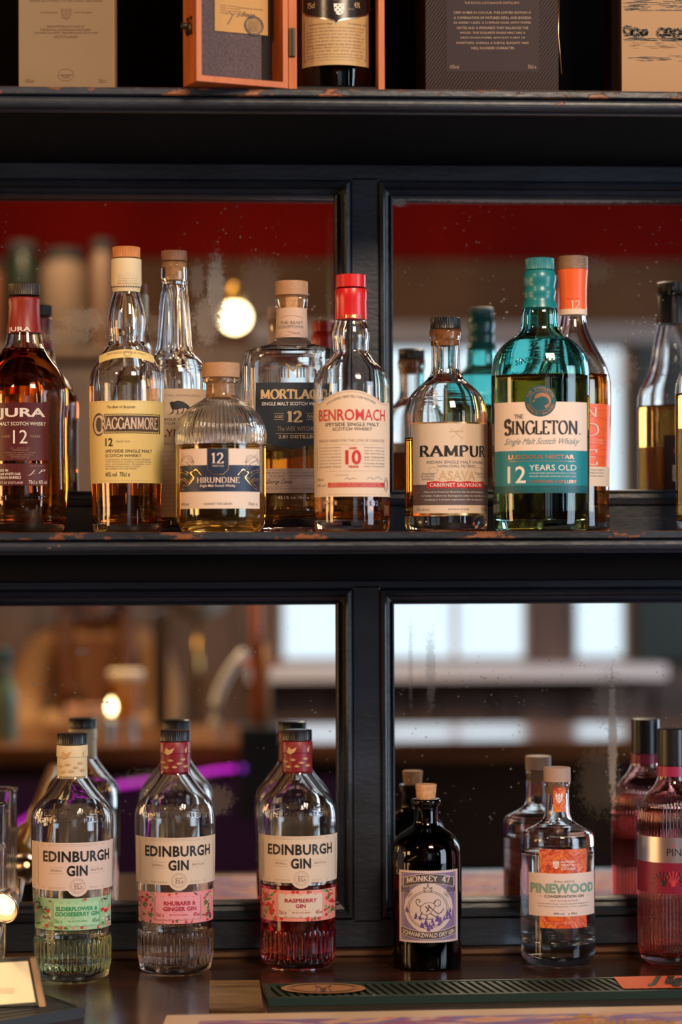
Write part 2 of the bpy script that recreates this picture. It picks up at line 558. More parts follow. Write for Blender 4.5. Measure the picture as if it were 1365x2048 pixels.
class Art:
    """flat print laid on a surface. mp(x, y, off) turns photo pixels into a point of the surface"""

    def __init__(self, mp, parent, arcf=None, lay=.00012, base=.00025):
        self.mp, self.parent, self.arcf = mp, parent, arcf
        self.lay, self.base = lay, base
        self.b = {}

    def bm(self, m):
        if m.name not in self.b: self.b[m.name] = (bmesh.new(), m)
        return self.b[m.name][0]

    def face(self, bm, pts):
        try: bm.faces.new([bm.verts.new(p) for p in pts])
        except ValueError: pass

    def plate(self, m, x0, x1, top, bot, n=36, nz=2, layer=0, name=None, thick=0.):
        """sheet between two edges; top / bot are numbers or functions of x"""
        f = (lambda v: v if callable(v) else (lambda x: v))
        T, B = f(top), f(bot)
        if name: nz = max(nz, 12)
        bm = bmesh.new() if name else self.bm(m)
        off = self.base + self.lay * layer
        rows = []
        for i in range(n + 1):
            x = x0 + (x1 - x0) * i / n
            rows.append([bm.verts.new(self.mp(x, T(x) + (B(x) - T(x)) * j / nz, off)) for j in range(nz + 1)])
        for i in range(n):
            for j in range(nz):
                q = bm.faces.new((rows[i][j], rows[i][j + 1], rows[i + 1][j + 1], rows[i + 1][j])); q.smooth = True
        if name:
            return link(name, bm, m, self.parent)

    def rect(self, m, x0, y0, x1, y1, layer=1, n=8):
        self.plate(m, x0, x1, y0, y1, n=max(1, n), nz=1, layer=layer)

    def line(self, m, pts, w=.6, layer=2):
        bm = self.bm(m); off = self.base + self.lay * layer
        for a, b in zip(pts[:-1], pts[1:]):
            dx, dy = b[0] - a[0], b[1] - a[1]; l = math.hypot(dx, dy)
            if l < 1e-6: continue
            k = max(1, int(l / 14))
            nx, ny = -dy / l * w / 2, dx / l * w / 2
            for i in range(k):
                p = (a[0] + dx * i / k, a[1] + dy * i / k); q = (a[0] + dx * (i + 1) / k, a[1] + dy * (i + 1) / k)
                self.face(bm, [self.mp(p[0] + nx, p[1] + ny, off), self.mp(p[0] - nx, p[1] - ny, off),
                               self.mp(q[0] - nx, q[1] - ny, off), self.mp(q[0] + nx, q[1] + ny, off)])

    def frame(self, m, x0, y0, x1, y1, w=.6, layer=2):
        self.line(m, [(x0, y0), (x1, y0), (x1, y1), (x0, y1), (x0, y0)], w, layer)

    def poly(self, m, pts, layer=1):
        """fan-filled (star-shaped) polygon"""
        x0, x1 = min(p[0] for p in pts), max(p[0] for p in pts)
        if x1 - x0 > 14:          # wide shapes are cut into columns so that they follow the curve of the glass
            E_ = [(pts[i], pts[(i + 1) % len(pts)]) for i in range(len(pts))]

            def hits(x):
                return [a[1] + (b[1] - a[1]) * (x - a[0]) / (b[0] - a[0]) for a, b in E_ if abs(a[0] - b[0]) > 1e-6 and min(a[0], b[0]) - 1e-6 <= x <= max(a[0], b[0]) + 1e-6] or [pts[0][1]]
            e_ = (x1 - x0) * 1e-3
            return self.plate(m, x0 + e_, x1 - e_, lambda x: min(hits(x)), lambda x: max(hits(x)), n=max(10, int((x1 - x0) / 3)), nz=4, layer=layer)
        bm = self.bm(m); off = self.base + self.lay * layer
        cx = sum(p[0] for p in pts) / len(pts); cy = sum(p[1] for p in pts) / len(pts)
        c = bm.verts.new(self.mp(cx, cy, off)); vs = [bm.verts.new(self.mp(x, y, off)) for x, y in pts]
        for i in range(len(vs)):
            bm.faces.new((c, vs[i], vs[(i + 1) % len(vs)]))

    def disc(self, m, cx, cy, rx, ry=None, layer=1, n=24):
        ry = ry or rx
        self.poly(m, [(cx + rx * math.cos(2 * math.pi * i / n), cy + ry * math.sin(2 * math.pi * i / n)) for i in range(n)], layer)

    def oval(self, m, cx, cy, rx, ry, w=.6, layer=2, n=28, a0=0, a1=360):
        self.line(m, [(cx + rx * math.cos(math.radians(a0 + (a1 - a0) * i / n)), cy + ry * math.sin(math.radians(a0 + (a1 - a0) * i / n))) for i in range(n + 1)], w, layer)

    def text(self, m, s, x0, x1, y0, y1, bold=0., shear=0., sp=1., layer=3, serif=None, bend=0., thick=.15, thin=.05, fit=True, rot=0.):
        vs, fs = serif_polys(s, thick, thin) if serif else text_polys(s, bold, shear, sp)
        bm = self.bm(m); off = self.base + self.lay * layer
        sa, sb = (self.arcf[0](x0), self.arcf[0](x1)) if self.arcf else (x0, x1)
        out = []
        for u, v in vs:
            y = y1 + (y0 - y1) * v
            if bend:
                y += bend * ((2 * u - 1) ** 2)
            if rot:
                y += rot * (u - .5)
            x = sa + (sb - sa) * u
            if self.arcf: x = self.arcf[1](x)
            out.append(bm.verts.new(self.mp(x, y, off)))
        for f in fs:
            try: bm.faces.new([out[i] for i in f])
            except ValueError: pass

    def para(self, m, lines, x0, x1, y0, dy, h, centre=False, layer=3, **k):
        mx = max(len(l) for l in lines)
        for i, l in enumerate(lines):
            wd = (x1 - x0) * len(l) / mx
            a = (x0 + x1 - wd) / 2 if centre else x0
            self.text(m, l, a, a + wd, y0 + i * dy, y0 + i * dy + h, layer=layer, **k)

    def done(self, name='print', parent=None):
        par = parent or self.parent
        for bm, m in self.b.values():
            if len(bm.faces):
                o = link(name, bm, m, par)
                o['kind'] = 'stuff'
            else:
                bm.free()
        self.b = {}


# ------------------------------------------------------------------ bottles
class Bottle:
    def __init__(s, name, label, cat, xc, Y, zb, prof, glass, liquid=None, level=None, sq=1., n=2, thick=.003,
                 base=.006, ribs=None, segs=64, group=None, punt=.004):
        """prof: [(pixel y, pixel half width)], zb: height the base stands at"""
        s.xc, s.Y, s.sq, s.n, s.zb = xc, Y, sq, n, zb
        c = at(xc, 1000, Y)
        s.m = (c - Vector((0, CAMY, CAMZ))).dot(_fwd) / F
        s.X = c.x
        s.rz = -math.atan2(c.x, Y - CAMY)
        s.t = empty(name, (c.x, Y, zb), label, cat, group, s.rz)
        pf = sorted([(s.z(y), hw * s.m) for y, hw in prof])
        pf[0] = (0.0, pf[0][1])
        s.pf = pchip(pf, 0); s.z0, s.z1 = 0.0, pf[-1][0]
        s.bmax = max(p[1] for p in pf) * sq
        s.segs = segs
        # outer
        bm = bmesh.new()
        zs = sorted(set([p[0] for p in pf] + [s.z1 * i / 70 for i in range(71)]))
        fn = None
        if ribs:
            zr0, zr1, cnt, amp = s.z(ribs[0]), s.z(ribs[1]), ribs[2], ribs[3]
            zr0, zr1 = min(zr0, zr1), max(zr0, zr1)

            def fn(th, z):
                e = min(1, max(0, (z - zr0) / .004)) * min(1, max(0, (zr1 - z) / .004))
                return 1 + amp * e * (abs(math.cos(cnt * th / 2)) - .5)
            segs = cnt * 6
            s.segs = segs
        rows = [[bm.verts.new((0, 0, punt))], ring(bm, s.pf(0) * .72, s.pf(0) * .72 * sq, n, .0012, segs)]
        for z in zs:
            rows.append(ring(bm, s.pf(z), s.pf(z) * sq, n, z, segs, fn))
        outer_top = rows[-1]
        skin(bm, rows)
        # inner
        zi = [z for z in zs if z > base + .004]
        rin = lambda z: max(.003, s.pf(z) - thick)
        rows = [[bm.verts.new((0, 0, base + punt))], ring(bm, rin(base) * .75, rin(base) * .75 * sq, n, base, segs)]
        for k, z in enumerate([base + .002] + zi):
            r_ = rin(z) * (1 if k else .95)
            rows.append(ring(bm, r_, r_ * sq if sq > .9 else max(.003, s.pf(z) * sq - thick) * (1 if k else .95), n, z, segs))
        skin(bm, rows, True)
        it = rows[-1]
        for i in range(segs):
            j = (i + 1) % segs
            bm.faces.new((outer_top[i], outer_top[j], it[j], it[i]))
        s.glass = link('glass_body', bm, glass, s.t)
        for p in s.glass.data.polygons: p.use_smooth = True
        if liquid:
            zl = s.z(level)
            bm = bmesh.new()
            rl = lambda z: max(.003, s.pf(z) - thick * .6)
            rows = [[bm.verts.new((0, 0, base + punt - .0006))], ring(bm, rl(base) * .76, rl(base) * .76 * sq, n, base - .0006, 48)]
            zz = [base + .0015] + [base + .005 + (zl - base - .005) * i / 30 for i in range(31)]
            for k, z in enumerate(zz):
                r_ = rl(z) * (1 if k else .96)
                rows.append(ring(bm, r_, r_ * sq, n, z, 48))
            rows.append(ring(bm, rl(zl) * .97, rl(zl) * .97 * sq, n, zl - .0004, 48))
            rows.append([bm.verts.new((0, 0, zl - .0004))])
            skin(bm, rows)
            link('liquid', bm, liquid, s.t)

    def z(s, y, Y=None):
        return at(s.xc, y, s.Y if Y is None else Y).z - s.zb

    def mp(s, x, y, off):
        z = s.z(y, s.Y - s.bmax * .97)
        a = s.pf(z); b = a * s.sq; n = s.n
        u = (x - s.xc) * s.m * (1 - .7 * b / 2.4)
        k = max(-.995, min(.995, u / a))
        v = b * (1 - abs(k) ** n) ** (1 / n)
        nx = math.copysign(abs(k) ** (n - 1) / a, k); ny = (max(v, 1e-5) / b) ** (n - 1) / b
        l = math.hypot(nx, ny)
        # lean of the wall, so that labels on a shoulder stay on it
        sl = (s.pf(z + .002) - s.pf(z - .002)) / .004
        return Vector((k * a + off * nx / l, -v - off * ny / l * (1 + abs(sl)), z + off * -sl * .5))

    def art(s, y=None, lay=.00012, base=.00025):
        a = s.pf(s.z(y)) / s.m if y else max(s.pf(s.z1 * i / 50) for i in range(50)) / s.m
        f = lambda x: a * math.asin(max(-.995, min(.995, (x - s.xc) / a)))
        g = lambda t: s.xc + a * math.sin(t / a)
        return Art(s.mp, s.t, (f, g) if s.n == 2 and s.sq > .9 else None, lay, base)

    def turn(s, name, prof, m, segs=40, knurl=None, off=0., sq=None, n=None, parent=None):
        """a turned piece over or in the neck; prof [(pixel y, pixel half width)]"""
        bm = bmesh.new()
        pr = sorted([(s.z(y), hw * s.m + off) for y, hw in prof], key=lambda p: p[0])
        fn = None
        if knurl:
            segs = knurl * 4
            zt = pr[-1][0]; zb_ = pr[0][0]
            fn = lambda th, z: 1 - (.035 * (1 if (int(round(th / (2 * math.pi) * segs)) % 4) in (0, 1) else 0) if zb_ + .001 < z < zt - .0012 else 0)
        lathe(bm, [(r, z) for z, r in pr], segs, fn)
        o = link(name, bm, m, parent or s.t)
        return sharpen(o)

    def cap(s, y0, y1, hw, m, knurl=None, name='cap', taper=1., dome=.6):
        b = .7
        pr = [(y1, hw * .97), (y1 - b, hw), (y1 - 2.5, hw), (y0 + 3.5, hw * taper), (y0 + 1.2, hw * taper), (y0 + .3, hw * taper * .95), (y0, hw * taper * .88)]
        return s.turn(name, pr, m, knurl=knurl)

# ------------------------------------------------------------------ shared materials
PAINT = painted('worn_black_paint', .70)
PAINT_EDGE = painted('chipped_black_paint', .555)
PAINT_IN = painted('bead_black_paint', .76)
PAINT_SHADE = mat('shade_toned_black_paint', (.004, .005, .007), .8, spec=.05)  # black paint darkened further, shade under the shelves put into the colour
SHELFTOP = woodm('shelf_top_wood', (.05, .02, .01), (.28, .10, .03), 8, .45)
COUNTER = woodm('dark_varnished_counter', (.010, .004, .002), (.055, .020, .009), 4, .22, (1, 9, 9), .12, .25)
GLASS = glassm('clear_glass', (.985, .99, .985))
GLASS_T = glassm('clear_thin_glass', (.97, .985, .975), 1.42)
TEAL = glassm('teal_glass', (.30, .72, .70))
BROWNG = glassm('black_brown_glass', (.035, .014, .006))
PINKG = glassm('pale_pink_glass', (.84, .58, .56))
CORK = mat('cork', (.50, .26, .12), .8, var=.25, bump=.5, scale=260)
PALEWOOD = woodm('pale_beech', (.34, .17, .08), (.52, .28, .15), 30, .55, (6, 6, 60))
BLACKP = mat('black_plastic', (.012, .012, .013), .28)
CREAM = mat('cream_paper', (.72, .55, .42), .62)
CREAM2 = mat('ivory_paper', (.76, .60, .50), .6)
INK = mat('black_ink', (.012, .010, .012), .5)
GREY = mat('grey_ink', (.22, .19, .17), .6)
TAN = mat('tan_ink', (.40, .27, .19), .6)
GOLDF = mat('gold_foil', (.80, .52, .22), .28, metal=1.)
WHITE = mat('white_ink', (.80, .72, .66), .5)
NAVY = mat('navy_ink', (.010, .022, .060), .45)
REDI = mat('red_ink', (.55, .015, .02), .5)

CT = CAMZ - .420                      # counter top
MS = at(682, 1064, -.28).z            # middle shelf top
TS = at(682, 178, -.30).z             # top shelf top
XL, XR = -.75, 1.05                   # the shelving goes on past the frame on both sides

# ------------------------------------------------------------------ room shell
WALLY = -6.0
FX0, FX1 = -3.0, 3.4
CEIL = 2.95


def struct(name, bm, m, parent=None):
    o = link(name, bm, m, parent)
    if parent is None: o['kind'] = 'structure'
    return o


bm = bmesh.new(); box(bm, (FX0, WALLY - .1, -.06), (FX1, .2, 0)); struct('floor', bm, woodm('floor_boards', (.05, .022, .01), (.12, .06, .03), 3, .4, (1, 8, 8)))
bm = bmesh.new(); box(bm, (FX0, WALLY - .1, CEIL), (FX1, .2, CEIL + .06)); struct('ceiling', bm, mat('red_brown_ceiling', (.16, .02, .012), .6))
bm = bmesh.new(); box(bm, (FX0, .06, 0), (FX1, .2, CEIL)); struct('wall_back', bm, mat('black_wall', (.01, .009, .009), .7))
bm = bmesh.new(); box(bm, (FX0 - .1, WALLY - .1, 0), (FX0, .2, CEIL)); struct('wall_left', bm, mat('brown_wall', (.10, .045, .022), .6))
RW = mat('dark_brown_wall', (.07, .04, .028), .6)
bm = bmesh.new(); box(bm, (FX1, WALLY - .1, 0), (FX1 + .1, .2, CEIL)); struct('wall_right', bm, RW)

WZ0 = V(900, 1322, WALLY).z; WZ1 = V(900, 690, WALLY).z
wins = [(V(562, 1250, WALLY).x, V(735, 1250, WALLY).x), (V(768, 1250, WALLY).x, V(1056, 1250, WALLY).x),
        (V(1150, 1250, WALLY).x, V(1256, 1250, WALLY).x)]
xs = [FX0] + [v for p in wins for v in p] + [FX1]
wood_wall = woodm('wall_wood_brown', (.07, .042, .034), (.17, .10, .08), 3, .5, (3, 3, 1))
bm = bmesh.new()
for i in range(0, len(xs), 2):
    box(bm, (xs[i], WALLY - .1, WZ0), (xs[i + 1], WALLY, WZ1))
box(bm, (FX0, WALLY - .1, 0), (FX1, WALLY, WZ0))
wf = struct('wall_front', bm, wood_wall)
bm = bmesh.new(); box(bm, (FX0, WALLY - .1, WZ1), (FX1, WALLY, V(900, 520, WALLY).z)); struct('trim_1', bm, mat('tan_plaster', (.095, .050, .028), .9, spec=.05, var=.25, scale=3))
bm = bmesh.new(); box(bm, (FX0, WALLY - .1, V(900, 520, WALLY).z), (FX1, WALLY + .03, CEIL)); struct('trim_2', bm, mat('deep_red_plaster', (.115, .003, .0015), .9, spec=.04, var=.25, scale=2))
bm = bmesh.new(); box(bm, (wins[0][0] - .1, WALLY, V(900, 688, WALLY).z), (FX1, WALLY + .05, V(900, 648, WALLY).z)); struct('trim_3', bm, mat('grey_head_board', (.22, .20, .21), .5))
PANE = mat('daylit_pane', (.03, .04, .05), .5, emit=(.72, .89, 1.0), es=1.45)
SILLM = mat('white_sill_paint', (.82, .80, .86), .3)
for i, (a, b) in enumerate(wins):
    t = empty('window_%d' % (i + 1), ((a + b) / 2, WALLY - .05, WZ0)); t['kind'] = 'structure'
    ca = (a + b) / 2
    nb = 2 if b - a > .35 else 1
    for k in range(nb):
        for j in range(2):
            x0 = a - ca + (b - a) * k / nb + .012; x1 = a - ca + (b - a) * (k + 1) / nb - .012
            h = (WZ1 - WZ0) / 2
            bx('pane', (x0, -.004, h * j + .015), (x1, .004, h * (j + 1) - .015), PANE, t)
    bm = bmesh.new()
    h = WZ1 - WZ0
    for k in range(nb + 1):
        x = a - ca + (b - a) * k / nb
        box(bm, (x - .013, -.02, 0), (x + .013, .03, h))
    for j in range(3):
        box(bm, (a - ca, -.018, h / 2 * j - .014 + (.014 if j == 0 else 0)), (b - ca, .028, h / 2 * j + .014))
    link('window_frame', bm, mat('white_frame_paint', (.6, .62, .66), .4), t)
bm = bmesh.new(); box(bm, (wins[0][0] - .12, WALLY, WZ0 - .055), (wins[2][1] + .1, WALLY + .22, WZ0 - .008)); struct('trim_4', bm, SILLM)
bm = bmesh.new(); box(bm, (wins[2][1] + .03, WALLY, WZ0), (FX1, WALLY + .06, WZ1)); struct('trim_5', bm, mat('dark_green_board', (.012, .022, .020), .5))
# fielded boards under the windows
t = empty('wall_panelling', (0, WALLY, 0)); t['kind'] = 'structure'; t.name = 'trim_6'
k = 0
x = wins[0][0] - .1
while x < FX1 - .3:
    o = bx('panel', (x, 0, .12), (x + .27, .022, WZ0 - .09), wood_wall, t, .004)
    x += .285

# ------------------------------------------------------------------ back bar shelving
bar = empty('mirror_frame', ((XL + XR) / 2, 0, CT), 'black painted wooden frame holding four old mirror panes behind the bottles', 'mirror frame')
BX = (XL + XR) / 2


def local(prof):
    return [(y, z - CT) for y, z in prof]


def strip(name, prof, m, x0=XL, x1=XR, parent=None):
    parent = parent or CUR[0]
    bm = bmesh.new(); extrude_x(bm, local(prof), x0 - BX, x1 - BX)
    return link(name, bm, m, parent)


def torus_prof(yf, z0, z1, depth, n=8):
    r = (z1 - z0) / 2; zc = (z0 + z1) / 2
    return [(yf + r * .9 * (1 - math.cos(a)) , zc + r * math.sin(a)) for a in [math.pi / 2 - math.pi * i / n for i in range(n + 1)]]


CUR = [bar]


def shelf(top, yf, lab, bed):
    zt = top
    CUR[0] = empty('moulded_shelf', (BX, 0, CT), lab, 'shelf')
    lip = [(-.0205, zt), (yf + .001, zt), (yf, zt - .0012), (yf, zt - .0058), (yf + .0012, zt - .0068), (-.0205, zt - .0068)]
    strip('shelf_board', lip, PAINT_EDGE)
    bx('shelf_surface', (XL - BX, yf + .0012, zt - CT - .001), (XR - BX, -.021, zt - CT + .0002), SHELFTOP, CUR[0])
    z1 = zt - .0068; z0 = z1 - .0115
    tp = torus_prof(yf + .003, z0, z1, 0)
    strip('torus_moulding', tp + [(-.0205, z0), (-.0205, z1)], PAINT)
    # fillet and long cove back to the frame
    z2 = z0 - .002
    strip('fillet_moulding', [(-.0205, z0), (yf + .012, z0), (yf + .012, z2), (-.0205, z2)], PAINT)
    n = 14
    cv = [(-.0205, z2)]
    y_a, y_b = yf + .02, -.0215
    for i in range(n + 1):
        a = math.pi / 2 * i / n
        cv.append((y_a + (y_b - y_a) * (1 - math.cos(a)) ** .9, z2 - bed * math.sin(a)))
    cv.append((-.0205, z2 - bed))
    strip('cove_moulding', cv, PAINT_SHADE)
    CUR[0] = bar
    return z2 - bed


zu = shelf(TS, -.30, 'upper moulded black shelf carrying the boxes and the wooden case', .004)
zm = shelf(MS, -.28, 'middle moulded black shelf with chipped edge carrying the whisky bottles', at(682, 1103, -.25).z - at(682, 1156, -.02).z)

# frame: rails and stiles (front face y = -.02), beads, mirror panes
M_TOP_U = at(725, 398, 0).z
M_BOT_U = at(725, 981, 0).z
M_TOP_L = at(725, 1209, 0).z
M_BOT_L = at(725, 1797, 0).z
SX0 = at(704, 800, -.02).x; SX1 = at(759.5, 800, -.02).x
MXL = at(669.5, 800, 0).x; MXR = at(786.5, 800, 0).x
FY = -.020
RU0 = at(725, 362, FY).z
RB = CT + .004


def rail(name, z0, z1, y=FY, m=PAINT, x0=XL, x1=XR):
    c = .0015
    return strip(name, [(.01, z1), (y + c, z1), (y, z1 - c), (y, z0 + c), (y + c, z0), (.01, z0)], m, x0, x1)


rail('rail', RU0, zu - .0)
zr = at(725, 1178, FY).z
rail('rail', zr, zm - .0)
rail('rail', MS - .02, M_BOT_U - .016, FY)
rail('rail', CT + .010, at(725, 1838, FY).z, FY)
rail('plinth_strip', CT, CT + .010, FY + .006, woodm('bare_brown_wood', (.05, .02, .01), (.22, .10, .045), 6, .6))
for (a, b) in ((M_BOT_U - .03, RU0 + .004), (at(725, 1838, FY).z - .004, zr + .004)):
    for (x0, x1) in ((SX0, SX1), (SX1 + .66, SX1 + .69)):
        bm = bmesh.new(); box(bm, (x0 - BX, FY, a - CT), (x1 - BX, .01, b - CT), 0, .0012)
        link('stile', bm, PAINT, bar)


def mirror_frame(x0, x1, z0, z1, ox0, ox1, oz0, oz1, m):
    """stepped bead between the frame opening (o...) and the glass, mitred at the corners"""
    steps = [(0, FY + .001), (.10, FY - .003), (.30, FY - .004), (.42, FY + .001), (.50, FY + .008), (.80, FY + .010), (.86, FY + .0065), (.96, FY + .0075), (1.0, -.0005)]
    bm = bmesh.new()
    rings = []
    for t, y in steps:
        X0 = ox0 + (x0 - ox0) * t; X1 = ox1 + (x1 - ox1) * t; Z0 = oz0 + (z0 - oz0) * t; Z1 = oz1 + (z1 - oz1) * t
        rings.append([bm.verts.new((X - BX, y, Z - CT)) for X, Z in ((X0, Z0), (X1, Z0), (X1, Z1), (X0, Z1))])
    for a, b in zip(rings[:-1], rings[1:]):
        for i in range(4):
            j = (i + 1) % 4
            bm.faces.new((a[i], a[j], b[j], b[i]))
    link('bead_moulding', bm, PAINT_IN, bar)
    bm = bmesh.new()
    e = .004
    box(bm, (x0 - BX - e, 0, z0 - CT - e), (x1 - BX + e, .004, z1 - CT + e))
    return link('mirror_pane', bm, m, bar)


def px(x, y): p = at(x, y, 0); return p.x, p.z


def sp(x, y, rx, ry, s=.9):
    X, Z = px(x, y); k = 2.52 / F
    return (X, Z, rx * k, ry * k, s)


MUL = mirrorm('worn_mirror_upper_left', [sp(432, 585, 26, 105, .95), sp(415, 640, 40, 70, .6), sp(165, 640, 62, 34, .55), sp(135, 672, 70, 24, .5), sp(300, 650, 30, 34, .45),
                                         sp(520, 580, 60, 90, .22), sp(660, 560, 10, 190, .20), sp(395, 560, 20, 50, .4)], .012, 0)
MUR = mirrorm('worn_mirror_upper_right', [sp(1080, 401, 330, 7, .75), sp(800, 405, 22, 12, .6), sp(1180, 540, 60, 40, .16), sp(1230, 740, 60, 60, .25)], .03, 4)
MLL = mirrorm('worn_mirror_lower_left', [sp(110, 1225, 160, 30, .22), sp(300, 1222, 60, 24, .4), sp(165, 1303, 22, 14, .35), sp(330, 1560, 120, 30, .22), sp(430, 1600, 50, 40, .3)], .014, 8)
MLR = mirrorm('worn_mirror_lower_right', [sp(1226, 1480, 13, 190, .8), sp(1222, 1400, 50, 80, .3), sp(862, 1340, 14, 110, .35), sp(822, 1330, 7, 120, .25), sp(1200, 1560, 60, 100, .15)], .022, 12)
BX0, BX1 = SX0 - .0, SX1 + .66
mirror_frame(XL, MXL, M_BOT_U, M_TOP_U, XL, SX0, M_BOT_U - .017, RU0, MUL)
mirror_frame(MXR, BX1 - .016, M_BOT_U, M_TOP_U, SX1, BX1, M_BOT_U - .017, RU0, MUR)
mirror_frame(XL, MXL, M_BOT_L, M_TOP_L, XL, SX0, at(725, 1838, FY).z, zr, MLL)
mirror_frame(MXR, BX1 - .016, M_BOT_L, M_TOP_L, SX1, BX1, at(725, 1838, FY).z, zr, MLR)
# closed back and box of the top shelf
bx('backboard', (XL - BX, .005, 0), (XR - BX, .055, 1.6), mat('backboard_black', (.004, .003, .003), .9, spec=.05), bar)

# counter
bm = bmesh.new()
extrude_x(bm, [(.055, 0), (-.655, 0), (-.665, -.006), (-.668, -.02), (-.665, -.034), (-.655, -.04), (.055, -.04)], XL, XR)
cb = empty('counter', (BX, 0, 0), 'dark varnished wooden counter under the lower mirrors, bottles standing on it', 'counter')
ct = link('worktop', bm, COUNTER, cb, loc=(-BX, 0, CT))
bx('carcass', (XL - BX, -.28, 0), (XR - BX, .05, CT - .04), mat('dark_cupboard', (.03, .014, .008), .5), cb)
for i in range(4):
    x = XL - BX + .02 + i * .445
    d = bx('door', (x, -.30, .08), (x + .42, -.28, CT - .08), COUNTER, cb, .004)

# ------------------------------------------------------------------ middle shelf bottles
GOLD_L = glassm('pale_gold_liquid', (1.0, .76, .28), 1.36)
AMBER = glassm('amber_liquid', (.92, .44, .08), 1.36)
DAMBER = glassm('dark_amber_liquid', (.74, .24, .03), 1.36)
ORAMB = glassm('orange_amber_liquid', (.92, .46, .10), 1.36)


def rows_between(a, b, n): return [a + (b - a) * i / (n - 1) for i in range(n)]


# --- dark whisky with red label, at the left edge
JX = 49
b = Bottle('whisky_bottle', 'dark amber whisky bottle with deep red label and red neck, cut by left edge', 'bottle', JX, -.105, MS,
           [(1064, 74), (1056, 80), (1040, 83), (1000, 86.5), (977, 87.5), (900, 86), (843, 86), (800, 88.5), (785, 88), (760, 81), (737, 69), (720, 56), (702, 44), (690, 38.5), (670, 34.5), (650, 31), (600, 28)],
           GLASS, DAMBER, 699, thick=.0035, base=.012)
b.cap(568, 592, 31, mat('dark_brown_cap', (.035, .022, .018), .4), knurl=44)
RED_S = mat('brick_red_sleeve', (.26, .018, .012), .38)
b.turn('neck_sleeve', [(667, 34.2), (650, 31.8), (640, 31), (612, 29.5), (606, 30.5), (598, 30.2), (596, 28)], RED_S, off=.0006)
a = b.art(650, base=.0012)
a.text(WHITE, 'JURA', 21, 61, 649, 661, bold=.02)
a.done('lettering')
MAROON = mat('maroon_paper', (.085, .006, .010), .42)
a = b.art()
a.plate(MAROON, -32, 96, 805, 921, name='label')
a.plate(MAROON, -32, 96, 927, 971, name='label')
a.text(WHITE, 'JURA', -2, 90, 816, 839, bold=.03)
a.text(WHITE, 'SINGLE MALT SCOTCH WHISKY', -22, 91, 843.5, 851, bold=.01)
a.text(WHITE, '12', 27, 55, 860, 887)
a.text(TAN, 'AGED', 5, 21, 870, 875); a.text(TAN, 'YEARS', 60, 80, 870, 875)
a.line(TAN, [(22, 896), (60, 896)], .5); a.line(TAN, [(22, 917), (60, 917)], .4)
a.text(TAN, 'TASTING NOTES', 26, 57, 899, 901.5)
a.para(TAN, ['LAYERS OF PEACH, HONEY', 'CITRUS AND LIGHTLY', 'TOASTED WALNUT'], 10, 71, 904, 4.2, 2.6, True)
a.para(WHITE, ['MATURED IN', 'AMERICAN WHITE OAK', 'EX-BOURBON BARRELS'], -14, 42, 938, 7.2, 5.2, bold=.02)
a.text(WHITE, 'PRODUCT OF SCOTLAND', -14, 46, 963, 967.5)
a.text(TAN, 'MASTER DISTILLER', 60, 88, 931, 933)
a.text(WHITE, 'J. P', 56, 90, 940, 950, shear=.5, rot=-3)
a.text(WHITE, '70cl e', 57, 74, 960, 968); a.text(WHITE, '40% vol', 77, 93, 960, 968)
a.done('lettering')
EMB = glassm('embossed_glass', (.95, .95, .95))
a = b.art(lay=.0004)
a.text(EMB, 'DISTILLERY', -4, 96, 991, 1001, bold=.02); a.done('embossing')

# --- yellow label whisky
CX = 254
b = Bottle('whisky_bottle', 'tall whisky bottle with yellow label, bulbous neck and orange cap', 'bottle', CX, -.165, MS,
           [(1064, 66), (1055, 68.5), (1030, 69), (965, 71.5), (900, 73.5), (800, 75), (770, 75), (750, 72.5), (735, 66), (722, 59), (708, 51), (695, 43), (685, 35.5), (672, 35.5), (655, 38), (640, 38.2), (620, 35.5), (600, 30.5), (585, 26.5), (570, 25), (520, 24)],
           GLASS, DAMBER, 940, thick=.0035, base=.010)
CAPX = 2.5
YEL = mat('yellow_label_paper', (.78, .60, .24), .55)
CRS = mat('cream_sleeve_paper', (.70, .55, .34), .55)
b.cap(494.5, 517, 28, mat('orange_brown_cap', (.50, .17, .03), .38), knurl=56)
b.turn('seal_ring', [(521, 26.5), (517, 26.5)], INK)
b.turn('neck_sleeve', [(585, 26), (582, 26.5), (572, 28.5), (568, 29.5), (520, 29), (519, 28)], CRS, off=.0005)
a = b.art(545, base=.0024)
for yy in (529, 567):
    for i in range(13):
        x = CX - 26 + i * 4.1; a.rect(INK, x, yy, x + 2.6, yy + 2.0, 1, 1)
a.para(TAN, ['AT SPEYSIDE', 'MOST BALLINDALLOCH', 'DISTILLERY', '', 'SCOTCH WHISKY', 'A NATURAL SPRING', 'PURE AND CLEAR'], 238, 272, 534, 4.5, 2.8, True) if False else None
for i, l in enumerate(['AT BALLINDALLOCH', 'WITH THE CLEAR', 'SPRING WATER', 'DISTILLED SINCE', 'MATURED SLOWLY', 'PRODUCED']):
    a.text(TAN, l, 240, 272, 535 + i * 5.0, 538 + i * 5.0)
a.done('lettering')
a = b.art(708, base=.0005)
a.plate(YEL, 200, 308, lambda x: 697 + 0.0036 * (x - CX) ** 2, lambda x: 714 + .0034 * (x - CX) ** 2, nz=5, name='shoulder_label', n=30)
a.text(TAN, 'SPEYSIDE SINGLE MALT', 216, 292, 701, 705, bend=4.5)
a.oval(TAN, 256, 706, 8, 6, .6)
a.oval(TAN, 256, 706, 6, 4, .5)
a.done('lettering')
a = b.art(880)
a.plate(YEL, CX - 74, CX + 74, 801, 966, name='label', n=48)
for yy in (803.5, 961): a.line(TAN, [(CX - 62, yy), (CX + 64, yy)], .5)
a.text(INK, 'The Best of Speyside', 215, 271, 811, 818, shear=.45)
BRN = mat('ribbon_brown', (.075, .042, .028), .5)
a.plate(INK, 209, 320, lambda x: 827.5, lambda x: 866.5, layer=1)
